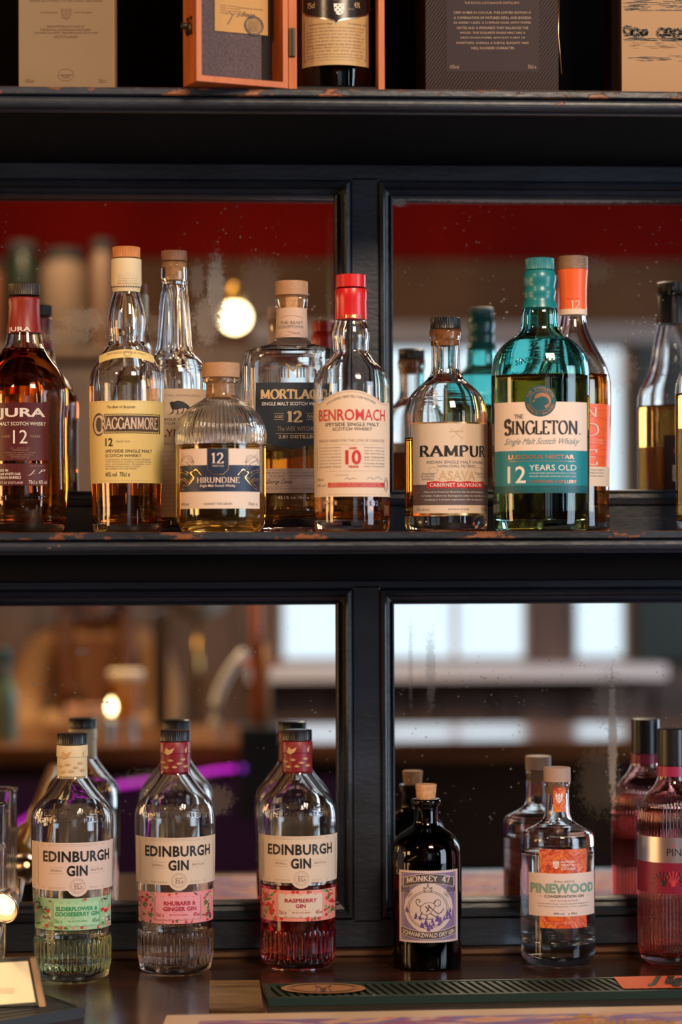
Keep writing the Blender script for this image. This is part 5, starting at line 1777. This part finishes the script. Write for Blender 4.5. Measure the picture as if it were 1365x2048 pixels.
# ------------------------------------------------------------------ counter: rubber bar mat, runner, card, lamp, glass, tray
RUB = mat('dark_green_rubber', (.008, .020, .009), .6)
RUBF = mat('green_rubber_edge', (.005, .020, .012), .5)
mh = .008
q = [onz(525, 1967, CT + mh), onz(1365, 1951.5, CT + mh), onz(1365, 1980, CT + mh), onz(537, 1996, CT + mh)]
ex = (q[1] - q[0]); q[1] = q[0] + ex * 1.25; q[2] = q[3] + (q[2] - q[3]) * 1.25
cen = (q[0] + q[2]) / 2
t = empty('rubber_bar_mat', (cen.x, cen.y, CT), 'long dark green ribbed rubber bar mat with orange emblem on the counter', 'bar mat')
O = t.location.copy()
slab('mat_base', q, CT + .0002, CT + mh - .003, RUBF, t, O)
for (u0, u1, v0, v1) in ((0, 1, 0, .07), (0, 1, .93, 1), (0, .012, .07, .93), (.988, 1, .07, .93)):
    slab('raised_border', [bil(q, u0, v0), bil(q, u1, v0), bil(q, u1, v1), bil(q, u0, v1)], CT + mh - .003, CT + mh, RUBF, t, O)
L_ = (q[1] - q[0]).length
n_r = int(L_ / .0088)
me0 = None
first = None
for i in range(n_r):
    u = .02 + (i + .5) / n_r * .955
    c0 = bil(q, u - .012, .09); c1 = bil(q, u + .006, .91)
    if first is None:
        d = (c1 - c0); ww = .0046
        bm = bmesh.new()
        vs = []
        for z in (0, .0024):
            for (a_, s_) in ((0, -1), (0, 1), (1, 1), (1, -1)):
                vs.append(bm.verts.new((d.x * (a_ - .5) + s_ * ww / 2, d.y * (a_ - .5), z)))
        for f in ((0, 3, 2, 1), (4, 5, 6, 7), (0, 1, 5, 4), (1, 2, 6, 5), (2, 3, 7, 6), (3, 0, 4, 7)): bm.faces.new([vs[k_] for k_ in f])
        bmesh.ops.recalc_face_normals(bm, faces=bm.faces)
        first = link('rib', bm, RUB, t)
        o = first
    else:
        o = first.copy(); COL.objects.link(o); o.parent = t
    m_ = (c0 + c1) / 2
    o.location = (m_.x - O.x, m_.y - O.y, CT + mh - .003 - O.z)
ORR = mat('orange_rubber', (.62, .10, .02), .55)
TANR = mat('tan_rubber', (.36, .15, .05), .6)


def matp(x, y, off):
    p = onz(x, y, CT + mh)
    return Vector((p.x - O.x, p.y - O.y, mh + .0006 + off))


a = Art(matp, t, lay=.0003)
a.disc(TANR, 647, 1978, 85, 10.5, 0, 40)
for r_ in (.82, .74): a.oval(BRN, 647, 1978, 85 * r_, 10.5 * r_, .7, 1, 40)
a.line(BRN, [(630, 1985), (636, 1978), (630, 1973), (640, 1976), (647, 1980), (654, 1976), (664, 1973), (658, 1978), (664, 1985)], 1.2, 1)
a.poly(BRN, [(640, 1979), (654, 1979), (651, 1986), (643, 1986)], 1)
a.poly(ORR, [(1228, 1955.5), (1530, 1949), (1530, 1975), (1247, 1979)], 0)
a.text(RUBF, 'J', 1296, 1324, 1955, 1975, shear=.3, bold=.08, layer=2)
a.text(RUBF, 'ägermeister', 1330, 1520, 1954, 1976, shear=.2, bold=.06, layer=2)
a.done('emblem')

# printed paper runner along the front of the counter
q = [onz(334, 2033, CT), onz(1365, 2013.5, CT)]
ex = q[1] - q[0]; q[1] = q[0] + ex * 1.3
q += [Vector((q[1].x, -.62, CT)), Vector((q[0].x - .02, -.62, CT))]
m, t_, bs = nodes('swirled_runner_print')
geo = t_.nodes.new('ShaderNodeTexCoord'); nz = t_.nodes.new('ShaderNodeTexNoise'); nz.inputs['Scale'].default_value = 7; nz.inputs['Detail'].default_value = 3; nz.inputs['Distortion'].default_value = 1.8
mp_ = t_.nodes.new('ShaderNodeMapping'); mp_.inputs['Scale'].default_value = (1, 2.2, 1)
t_.links.new(geo.outputs['Object'], mp_.inputs[0]); t_.links.new(mp_.outputs[0], nz.inputs['Vector'])
cr = t_.nodes.new('ShaderNodeValToRGB'); cr.color_ramp.interpolation = 'EASE'
e = cr.color_ramp.elements; e[0].position = .30; e[0].color = (.55, .05, .03, 1); e[1].position = .72; e[1].color = (.62, .40, .16, 1)
for p_, c_ in ((.40, (.62, .34, .20, 1)), (.46, (.18, .14, .34, 1)), (.52, (.30, .08, .16, 1)), (.58, (.55, .42, .40, 1)), (.64, (.50, .06, .03, 1))):
    k_ = cr.color_ramp.elements.new(p_); k_.color = c_
t_.links.new(nz.outputs['Fac'], cr.inputs[0]); t_.links.new(cr.outputs[0], bs.inputs['Base Color']); bs.inputs['Roughness'].default_value = .6
t = empty('printed_runner', ((q[0].x + q[1].x) / 2, -.46, CT), 'glossy printed paper runner with red and violet swirls along the counter front', 'runner')
O2 = t.location.copy()
slab('sheet', q, CT + .0002, CT + .0012, mat('cream_runner_border', (.62, .44, .28), .35), t, O2)
ins = [q[0] + Vector((.03, -.030, 0)), q[1] + Vector((0, -.030, 0)), q[2] + Vector((0, .012, 0)), q[3] + Vector((.012, .012, 0))]
slab('printed_field', ins, CT + .0012, CT + .0014, m, t, O2)


def runp(x, y, off):
    p = onz(x, y, CT + .0014); return Vector((p.x - O2.x, p.y - O2.y, .0015 + off))


a = Art(runp, t, lay=.0002)
OCH = mat('ochre_print', (.42, .20, .04), .5)
a.poly(OCH, [(1140, 2038), (1165, 2027), (1180, 2032), (1222, 2037)], 0)
for i in range(17):      # tops of large letters cut by the frame, not readable
    x = 1108 + i * 14.5; a.poly(OCH, [(x, 2042), (x + 9, 2041.5), (x + 10, 2056), (x + 1, 2056)], 1)
a.done('lettering')

# thin slab added for a golden brown patch left of the rubber mat
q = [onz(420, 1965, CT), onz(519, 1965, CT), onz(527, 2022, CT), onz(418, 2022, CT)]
t = slab('golden_slab', q, 0, .0022, woodm('golden_brown_grain', (.06, .028, .010), (.30, .17, .06), 14, .35, (1, 6, 6)), None, (0, 0, 0))
tag(t, 'thin golden brown slab on the counter, left end of the rubber mat', 'mat')
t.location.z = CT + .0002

# black ribbed tray with a lit card, bottom left
q = [onz(-70, 1983, CT + .010), onz(96, 1989, CT + .010), onz(169, 2014, CT + .010), onz(-70, 2052, CT + .010)]
cen = (q[0] + q[2]) / 2
t = empty('ribbed_tray', (cen.x, cen.y, CT), 'black ribbed drip tray at the bottom left corner of the counter', 'tray')
O3 = t.location.copy()
BLR = mat('black_rubber', (.014, .014, .014), .45)
slab('tray_base', q, CT + .0002, CT + .007, BLR, t, O3)
for v0, v1 in ((0, .06), (.94, 1)): slab('tray_rim', [bil(q, 0, v0), bil(q, 1, v0), bil(q, 1, v1), bil(q, 0, v1)], CT + .007, CT + .010, BLR, t, O3)
for u0, u1 in ((.96, 1),): slab('tray_rim', [bil(q, u0, .06), bil(q, u1, .06), bil(q, u1, .94), bil(q, u0, .94)], CT + .007, CT + .010, BLR, t, O3)
for i in range(7):
    v = .10 + i * .12
    slab('rib', [bil(q, 0, v), bil(q, .95, v), bil(q, .95, v + .05), bil(q, 0, v + .05)], CT + .007, CT + .0095, BLR, t, O3)
foot = onz(45, 2013, CT + .010); Yc = foot.y
t = empty('card_holder', (foot.x, Yc, CT + .0101), 'small tilted wooden frame holding a brightly lit cream card, bottom left corner', 'card holder')
O4 = t.location.copy()


def cardp(x, y, off):
    p = at(x, y, Yc)
    z = max(0, p.z - O4.z)
    return Vector((p.x - O4.x, z * .35 - off, z))


def tilted(name, pts, m_, th, off=0.):
    bm = bmesh.new()
    f = [bm.verts.new(cardp(x, y, off)) for x, y in pts]; g = [bm.verts.new(cardp(x, y, off - th)) for x, y in pts]
    bm.faces.new(f[::-1]); bm.faces.new(g)
    for i in range(len(pts)):
        j = (i + 1) % len(pts); bm.faces.new((f[i], f[j], g[j], g[i]))
    bmesh.ops.recalc_face_normals(bm, faces=bm.faces)
    return link(name, bm, m_, t)


tilted('holder_back', [(-70, 1926), (60, 1920), (80, 2011), (-70, 2020)], BLR, .006)
tilted('card', [(-66, 1934), (54, 1927), (71, 2004), (-66, 2014)], mat('white_card', (.80, .66, .42), .6), .001, .0012)
tilted('wooden_edge', [(58, 1921), (69, 1921), (92, 2012), (79, 2014)], mat('pale_edge_wood', (.30, .17, .08), .5), .010, .003)
a = Art(lambda x, y, off: cardp(x, y, .0014 + off), t)
for yy, xx in ((1978, 31), (1982, 28), (1986, 30)):
    for i in range(8): a.line(TAN, [(i * 3.6, yy + (i % 3)), (i * 3.6 + 2.4, yy + 1.5 - (i % 2))], 1.4, 1)
a.done('lettering')

# small steel lamp with a glowing head
STEEL = mat('brushed_steel', (.55, .45, .38), .3, metal=1.)
bp_ = at(-8, 1918, -.14); bp_.z = CT
t = empty('counter_lamp', (bp_.x, bp_.y, CT), 'small round steel lamp with glowing open head at the left edge of the counter', 'lamp')
k_ = (bp_.y - CAMY) / F
bm = bmesh.new(); lathe(bm, [(46 * k_, 0), (47 * k_, .002), (47 * k_, .016), (45 * k_, .0185), (30 * k_, .0195), (0, .0195)], 40); link('lamp_base', bm, STEEL, t); sharpen(bpy.data.objects[t.children[0].name])
hc = at(3, 1836 - 20, bp_.y - .005) - t.location
bm = bmesh.new(); tube(bm, [(0, 0, .019), (0, .004, .035), (hc.x, .012, hc.z - .008)], .0035, 10); link('stem', bm, STEEL, t)
bm = bmesh.new()
hr = 36 * k_
rows = []
for r_, z in ((0.006, -.022), (.012, -.018), (hr * .92, -.004), (hr, 0), (hr * .93, 0.0), (hr * .86, -.004), (.010, -.016), (.003, -.018)):
    rows.append(ring(bm, r_, r_, 2, z, 32))
skin(bm, rows)
hd = link('lamp_head', bm, STEEL, t)
hd.location = hc
hd.rotation_euler = Vector((-.35, -1.0, -.42)).to_track_quat('Z', 'Y').to_euler()
bm = bmesh.new(); lathe(bm, [(0, -.004), (.006, -.002), (.007, .002), (.005, .006), (0, .008)], 16)
bl = link('bulb', bm, mat('warm_bulb', (1, .8, .5), .4, emit=(1, .66, .30), es=2.6), hd)
bl.location = (0, 0, -.008)
bl.scale = (1.7, 1.7, 1)
ld = bpy.data.lights.new('lamp_light', 'SPOT'); ld.energy = .15; ld.color = (1, .72, .38); ld.spot_size = math.radians(70); ld.shadow_soft_size = .008
lo = bpy.data.objects.new('lamp_light', ld); COL.objects.link(lo)
lo.location = t.location + hc + Vector((-.006, -.014, -.004))
lo.rotation_euler = (Vector((-.3, -.6, -.6))).to_track_quat('-Z', 'Y').to_euler()

# brass arm lamp further along the counter; only its mirror image is in view
pA, pB = V(40, 1706, -.25), V(106, 1540, -.72)
t = empty('brass_tube_lamp', (pA.x, pA.y, CT), 'polished brass tube lamp leaning over the counter, seen mirrored at lower left', 'lamp')
O5 = t.location.copy()
BRASS = mat('polished_brass', (.80, .50, .15), .18, metal=1.)
d = (pB - pA).normalized()
bm = bmesh.new(); tube(bm, [pA - O5, pA + d * .09 - O5], .0125, 24); tube(bm, [pA + d * .09 - O5, pB - O5], .0085, 20); sharpen(link('brass_tube', bm, BRASS, t))
bm = bmesh.new(); tube(bm, [pA + d * .085 - O5, pA + d * .095 - O5], .0145, 24); sharpen(link('collar', bm, BRASS, t))
bm = bmesh.new(); pm = pA + d * .28; tube(bm, [(pm.x - O5.x - .02, pm.y - O5.y, .006), pm - O5], .004, 10); link('stand_rod', bm, BRASS, t)
bm = bmesh.new(); lathe(bm, [(.04, 0), (.04, .005), (.02, .008), (0, .008)], 32); ld = bpy.data.lights.new('card_spot_light', 'SPOT'); ld.energy = 3.2; ld.color = (1, .74, .40); ld.spot_size = math.radians(24); ld.spot_blend = .3; ld.shadow_soft_size = .01
lo = bpy.data.objects.new('card_spot_light', ld); COL.objects.link(lo)
lo.location = (-.30, -.62, CT + .20)  # spot added out of view near the brass tube to brighten the card
lo.rotation_euler = (foot + Vector((-.03, 0, .015)) - lo.location).to_track_quat('-Z', 'Y').to_euler()
o = link('base_disc', bm, BRASS, t); o.location = (pm.x - O5.x - .02, pm.y - O5.y, 0)

# cut glass tumbler at the left edge
TX = -31
b = Bottle('highball_glass', 'cut clear highball glass at the left edge of the counter', 'glass', TX, -.075, CT,
           [(1952, 34), (1948, 37), (1900, 39), (1750, 41), (1640, 43), (1605, 43.5)], GLASS, None, sq=1, thick=.0025, base=.012, ribs=(1930, 1690, 26, .05))

# ------------------------------------------------------------------ the room in front of the bar, seen in the mirrors
BARZ = CAMZ - .41
BARW = woodm('bar_varnish', (.10, .035, .012), (.34, .14, .05), 3, .22, (1, 8, 8), .5, .2)
t = empty('front_bar', (BX, -2.92, 0), 'long varnished wooden customer bar facing the back bar, seen in the lower mirrors', 'bar')
bx('bar_top', (-1.75, -.30, BARZ - .045), (2.1, .28, BARZ), BARW, t, .008)
bx('bar_front', (-1.7, -.10, 0), (2.05, .14, BARZ - .045), woodm('bar_panel_wood', (.02, .008, .004), (.06, .025, .012), 4, .5), t)
bx('under_shelf', (-1.7, .14, BARZ - .30), (2.05, .24, BARZ - .28), mat('dark_steel_shelf', (.05, .045, .05), .35, metal=.6), t)
for i in range(9): bx('panel', (-1.65 + i * .41, -.115, .12), (-1.28 + i * .41, -.10, BARZ - .12), BARW, t, .004)

# beer glass
def glassy(name, px_, py, Y, prof, m_, lab, cat, z=None, parts=()):
    p = V(px_, py, Y)
    t = empty(name, (p.x, Y, BARZ if z is None else z), lab, cat)
    bm = bmesh.new(); lathe(bm, prof, 28); sharpen(link('body', bm, m_, t))
    for nm, pr, mm in parts:
        bm = bmesh.new(); lathe(bm, pr, 28); link(nm, bm, mm, t)
    return t


BEER = mat('amber_beer', (.55, .20, .02), .15, emit=None)
g = glassy('beer_glass', 252, 1400, -3.0, [(.025, 0), (.026, .01), (.031, .05), (.037, .118)], BEER, 'half pint of amber beer with white foam on the far bar', 'glass',
           parts=(('foam', [(.037, .118), (.040, .120), (.040, .138), (.036, .141), (0, .142)], mat('beer_foam', (.85, .74, .58), .8)),))
glassy('green_bottle', 9, 1400, -2.85, [(.028, 0), (.030, .01), (.030, .09), (.024, .115), (.010, .14), (.010, .175), (.012, .177)], mat('frosted_green_glass', (.16, .26, .17), .2), 'pale green bottle on the far bar, mirrored at the left edge', 'bottle',
       parts=(('teal_cap', [(.013, .165), (.013, .195), (.012, .197)], TEALP),))
for (x_, y_, r_, nm, lab) in ((213, 1480, .022, 'steel_cup', 'low pewter cup beside the beer glass on the far bar'), (262, 1480, .012, 'steel_shaker', 'slim pewter measure right of the beer glass on the far bar')):
    glassy(nm, x_, y_, -2.80, [(r_ * .8, 0), (r_, .03), (r_ * .95, .042)], mat('pewter', (.55, .6, .62), .25, metal=1.), lab, 'cup')
glassy('candle_holder', 223, 1440, -2.86, [(.016, 0), (.017, .03), (.0175, .05)], mat('amber_candle_glass', (.6, .3, .05), .2), 'small amber candle holder glowing beside the beer glass', 'candle',
       parts=(('flame', [(0, .050), (.008, .060), (.009, .068), (.005, .080), (0, .086)], mat('flame', (1, .8, .4), .5, emit=(1, .78, .35), es=16)),))

# beer tower of copper pipes
p = V(520, 1440, -2.76)
t = empty('beer_tower', (p.x, -2.76, BARZ + .0002), 'copper pipe beer tower on a black block, mirrored beside the window', 'beer tower')
COP = mat('warm_copper', (.70, .20, .08), .32, metal=.2); COP2 = mat('tan_copper', (.60, .34, .18), .4, metal=.1)
sc = 5.28 / F
bx('tower_block', (-42 * sc, -.03, .0), (40 * sc, .1325, .035), mat('black_block', (.012, .016, .02), .4), t, .003)
bx('drip_front', (-42 * sc, .1325, -.16), (40 * sc, .155, .0351), MATS['black_block'], t, .003)
bm = bmesh.new(); tube(bm, [(-6 * sc, 0, .03), (-6 * sc, 0, .44)], 11 * sc, 18); link('copper_pipe', bm, COP, t)
bm = bmesh.new(); tube(bm, [(13 * sc, 0.01, .03), (13 * sc, 0.01, .21)], 8.5 * sc, 18); link('tan_pipe', bm, COP2, t)
bm = bmesh.new(); tube(bm, [(-36 * sc, 0, .165), (42 * sc, 0, .165)], 6 * sc, 14); link('cross_pipe', bm, COP, t)
p = V(430, 1470, -2.85)
t = empty('swan_neck_pipe', (p.x, -2.85, BARZ), 'bent pale grey swan neck pipe rising from the far bar', 'pipe')
pts = [V(x_, y_, -2.85) - t.location for x_, y_ in ((428, 1468), (430, 1440), (433, 1405), (440, 1380), (455, 1350), (472, 1325), (492, 1303))]
pts[0].z = 0.002
bm = bmesh.new(); tube(bm, pts, 10.5 * 5.37 / F, 16); link('bent_pipe', bm, mat('pale_grey_enamel', (.74, .76, .70), .35), t)
bm = bmesh.new(); lathe(bm, [(.02, 0), (.02, .006), (.012, .01), (0, .01)], 24); link('foot_flange', bm, mat('pale_wood_foot', (.4, .22, .14), .5), t)

# purple light strip under the bar
t = empty('light_strip', (BX - .2, -2.60, BARZ - .05), 'magenta light strip curving under the edge of the far bar', 'light strip')
pts = [V(x_, y_, -2.60) - t.location for x_, y_ in ((-40, 1700), (20, 1660), (60, 1635), (150, 1590), (230, 1572), (300, 1562), (380, 1550), (430, 1541), (472, 1537))]
bm = bmesh.new(); tube(bm, pts, .0045, 10); link('glowing_tube', bm, mat('magenta_glow', (.3, .0, .3), .5, emit=(.75, .02, .75), es=1.3), t)
bm = bmesh.new(); tube(bm, [V(x_, y_, -2.602) - t.location for x_, y_ in ((482, 1537), (491, 1537))], .007, 10); link('end_cap', bm, mat('violet_glow', (.1, 0, .2), .5, emit=(.30, .04, .65), es=.9), t)
bx('back_panel', (-.62, -.012, -.25), (.42, -.008, -.02), mat('violet_panel', (.05, .015, .07), .4), t)

# globe lamp
p = V(470, 634, -2.85)
t = empty('globe_lamp', tuple(p), 'glowing round globe lamp with brass holder, mirrored in upper left pane', 'lamp')
bm = bmesh.new(); lathe(bm, [(.034 * math.sin(math.pi * i / 16), -.034 * math.cos(math.pi * i / 16)) for i in range(17)], 24); link('globe', bm, mat('lamp_globe', (1, .9, .7), .4, emit=(1, .74, .36), es=14), t)
bm = bmesh.new(); lathe(bm, [(.016, .026), (.020, .032), (.022, .05), (.012, .062), (.006, .075), (0, .076)], 24); link('brass_holder', bm, mat('lit_brass', (.7, .42, .10), .35, metal=.9), t)

bm = bmesh.new(); tube(bm, [(0, 0, .07), (0, 0, CEIL - p.z)], .0015, 8); link('cord', bm, BLACKP, t)

# orange shade and white plate-like lamp at the wall
p = V(395, 1225, -4.6)
t = empty('bowl_lamp', tuple(p), 'orange bowl lamp with pale rim mirrored above the swan neck pipe', 'lamp')
bm = bmesh.new(); lathe(bm, [(.03, -.02), (.07, .0), (.10, .05), (.105, .055)], 32); link('rim_bowl', bm, mat('pale_bowl', (.75, .68, .55), .4), t)
bm = bmesh.new(); lathe(bm, [(.06, .056), (.055, .09), (.02, .11)], 24); link('glowing_shade', bm, mat('orange_shade', (.9, .3, .05), .5, emit=(1, .32, .05), es=1.1), t)
bm = bmesh.new(); tube(bm, [(0, 0, -.02), (0, 0, BARZ - p.z - .1)], .01, 10); link('stand_pole', bm, BRASS, t)

# things on a high shelf far across the room, upper left pane
zsh = V(100, 705, -3.6).z
t = empty('wall_shelf', (V(120, 700, -3.6).x, -3.6, zsh), 'dark wooden shelf across the room carrying large jars', 'shelf')
bx('shelf_plank', (-.55, -.12, -.03), (.30, .12, 0), mat('dark_shelf_wood', (.03, .014, .008), .5), t, .003)
for s_ in (-.5, .25): bx('shelf_post', (s_ - .02, -.10, -1.9 + .2), (s_ + .02, -.06, -.03), MATS['dark_shelf_wood'], t)
for x_, hw, top, m_, nm, lab in ((45, 34, 485, mat('dark_green_jar', (.003, .006, .004), .25), 'glass_jar', 'very dark green jar on the far shelf'), (130, 44, 500, mat('tan_jar', (.045, .024, .012), .8), 'stone_jar', 'wide tan stoneware jar on the far shelf'), (205, 24, 480, mat('amber_jar', (.045, .02, .008), .6), 'amber_jar', 'narrow amber jar with black lid on the far shelf'), (-20, 22, 520, mat('rust_jar', (.07, .02, .006), .4), 'rust_jar', 'rusty orange jar at the left end of the far shelf')):
    p = V(x_, 600, -3.6); k_ = 6.12 / F
    h = V(x_, top, -3.6).z - zsh
    tt = empty(nm, (p.x, -3.6, zsh + .0005), lab, 'jar')
    bm = bmesh.new(); lathe(bm, [(hw * k_ * .9, 0), (hw * k_, .02), (hw * k_, h * .8), (hw * k_ * .8, h * .88), (hw * k_ * .8, h * .9)], 28); sharpen(link('jar_body', bm, m_, tt))
    bm = bmesh.new(); lathe(bm, [(hw * k_ * .86, h * .9), (hw * k_ * .86, h), (0, h)], 28); sharpen(link('jar_lid', bm, BLACKP, tt))


# ------------------------------------------------------------------ person at the far side of the bar (blurred in the lower left mirror)
def skinned(name, verts, edges, radii, m_, parent, sub=2, root=0):
    me = bpy.data.meshes.new(name)
    me.from_pydata([Vector(v) for v in verts], edges, [])
    o = bpy.data.objects.new(name, me); COL.objects.link(o); o.parent = parent
    md = o.modifiers.new('skin', 'SKIN')
    for i, r in enumerate(radii):
        me.skin_vertices[0].data[i].radius = r if isinstance(r, tuple) else (r, r)
    me.skin_vertices[0].data[root].use_root = True
    sb = o.modifiers.new('sub', 'SUBSURF'); sb.levels = sub; sb.render_levels = sub
    me.materials.append(m_)
    for p in me.polygons: p.use_smooth = True
    return o


pp = V(192, 1300, -4.0)
k5 = 1.0
t = empty('person', (pp.x, -4.0, 0), 'seated person in tan coat with long auburn hair, mirrored beyond the beer glass', 'person')
SH = .70                     # seat height of the bar stool
COAT = mat('tan_coat', (.42, .23, .10), .8, var=.12, scale=8)
TOP = mat('rust_brown_top', (.20, .07, .02), .8)
SKN = mat('skin_tone', (.55, .30, .20), .5)
HAIR = mat('auburn_hair', (.16, .05, .015), .5)
z_ = lambda y: V(192, y, -4.0).z
shz = z_(1275)
body = skinned('body', [(0, 0, SH + .05), (0, 0, SH + .16), (0, 0, shz - .12), (0, 0, shz - .03), (0, .0, shz + .05), (0, .01, shz + .12), (0, .015, shz + .20),
                        (.09, .16, SH + .02), (.10, .40, SH - .02), (.10, .38, .42), (.10, .36, .12), (.10, .46, .07),
                        (-.09, .16, SH + .02), (-.10, .40, SH - .02), (-.10, .38, .42), (-.10, .36, .12), (-.10, .46, .07)],
               [(0, 1), (1, 2), (2, 3), (3, 4), (4, 5), (5, 6), (0, 7), (7, 8), (8, 9), (9, 10), (10, 11), (0, 12), (12, 13), (13, 14), (14, 15), (15, 16)],
               [(.13, .10), (.115, .09), (.125, .09), (.11, .07), (.045, .045), (.075, .085), (.07, .08), .075, .06, .05, .035, .03, .075, .06, .05, .035, .03], TOP, t)
hd = skinned('head', [(0, .0, shz + .03), (0, .01, shz + .10), (0, .02, shz + .15), (0, .01, shz + .21), (0, .105, shz + .135)], [(0, 1), (1, 2), (2, 3), (2, 4)],
             [(.045, .045), (.062, .07), (.076, .088), (.068, .08), (.010, .012)], SKN, t)
skinned('coat', [(0, -.01, SH + .04), (0, -.01, SH + .18), (0, -.01, shz - .10), (0, -.005, shz - .015),
                 (.145, 0, shz - .03), (.19, .04, shz - .17), (.175, .17, shz - .26), (.075, .27, shz - .20),
                 (-.145, 0, shz - .03), (-.19, .04, shz - .17), (-.175, .17, shz - .26), (-.075, .27, shz - .20)],
        [(0, 1), (1, 2), (2, 3), (3, 4), (4, 5), (5, 6), (6, 7), (3, 8), (8, 9), (9, 10), (10, 11)],
        [(.15, .10), (.135, .10), (.135, .095), (.09, .06), .062, .055, .050, .042, .062, .055, .050, .042], COAT, t)
# open front of the coat: brown top shows as a V
bm = bmesh.new()
for (P) in ([(-.055, .088, shz + .0), (.055, .088, shz + .0), (.035, .108, shz - .12), (0, .106, shz - .24), (-.035, .108, shz - .12)],):
    f = [bm.verts.new(v) for v in P]; g = [bm.verts.new((v[0], v[1] - .03, v[2])) for v in P]
    bm.faces.new(f); bm.faces.new(g[::-1])
    for i in range(5): bm.faces.new((f[i], g[i], g[(i + 1) % 5], f[(i + 1) % 5]))
bmesh.ops.recalc_face_normals(bm, faces=bm.faces)
link('shirt_front', bm, TOP, t)
skinned('hair', [(0, -.02, shz + .16), (0, -.03, shz + .23), (0, -.06, shz + .10), (0, -.07, shz - .06), (.07, .0, shz + .10), (.085, .06, shz - .03), (.07, .09, shz - .14), (-.07, .0, shz + .10), (-.085, .06, shz - .03), (-.065, .09, shz - .17)],
        [(0, 1), (0, 2), (2, 3), (0, 4), (4, 5), (5, 6), (0, 7), (7, 8), (8, 9)], [.088, .055, .075, .05, .03, .032, .022, .03, .034, .024], HAIR, t)
for s_ in (-1, 1):
    h0 = Vector((s_ * .06, .30, shz - .19))
    vs = [h0, h0 + Vector((-s_ * .03, .035, .0))]; ed = [(0, 1)]; rr = [.026, .03]
    for f_ in range(5):
        bse = len(vs)
        if f_ == 0: pts_ = [h0 + Vector((-s_ * .012, .015, .018)), h0 + Vector((-s_ * .028, .035, .034))]; ed.append((0, bse))
        else:
            o_ = (f_ - 2.5) * .017
            pts_ = [h0 + Vector((-s_ * .045, .06, o_)), h0 + Vector((-s_ * .058, .078 + .004 * (f_ % 2), o_ * 1.1)), h0 + Vector((-s_ * .06, .082, o_ * 1.1 - .012))]; ed.append((1, bse))
        vs += pts_; rr += [.008] * len(pts_)
        ed += [(bse + i, bse + i + 1) for i in range(len(pts_) - 1)]
    skinned('hand', vs, ed, rr, SKN, t, 1)
for s_ in (-1, 1):
    bm = bmesh.new(); bmesh.ops.create_uvsphere(bm, u_segments=10, v_segments=8, radius=.011); o = link('eye', bm, mat('eye_white', (.8, .8, .78), .3), t, True); o.location = (s_ * .028, .092, shz + .152)
bm = bmesh.new(); tube(bm, [(-.022, .088, shz + .098), (0, .098, shz + .095), (.022, .088, shz + .098)], [.003, .006, .003], 8); link('mouth', bm, mat('lip', (.45, .10, .08), .5), t)
st = empty('bar_stool', (pp.x, -4.0, 0), 'round wooden bar stool under the seated person', 'stool')
bm = bmesh.new(); lathe(bm, [(.16, SH - .09), (.17, SH - .085), (.17, SH - .06), (.16, SH - .05), (0, SH - .048)], 32); link('seat', bm, BARW, st)
for i in range(4):
    an = math.pi / 4 + i * math.pi / 2
    bm = bmesh.new(); tube(bm, [(.11 * math.cos(an), .11 * math.sin(an), SH - .09), (.19 * math.cos(an), .19 * math.sin(an), 0.001)], .016, 10); link('leg', bm, MATS['dark_shelf_wood'], st)
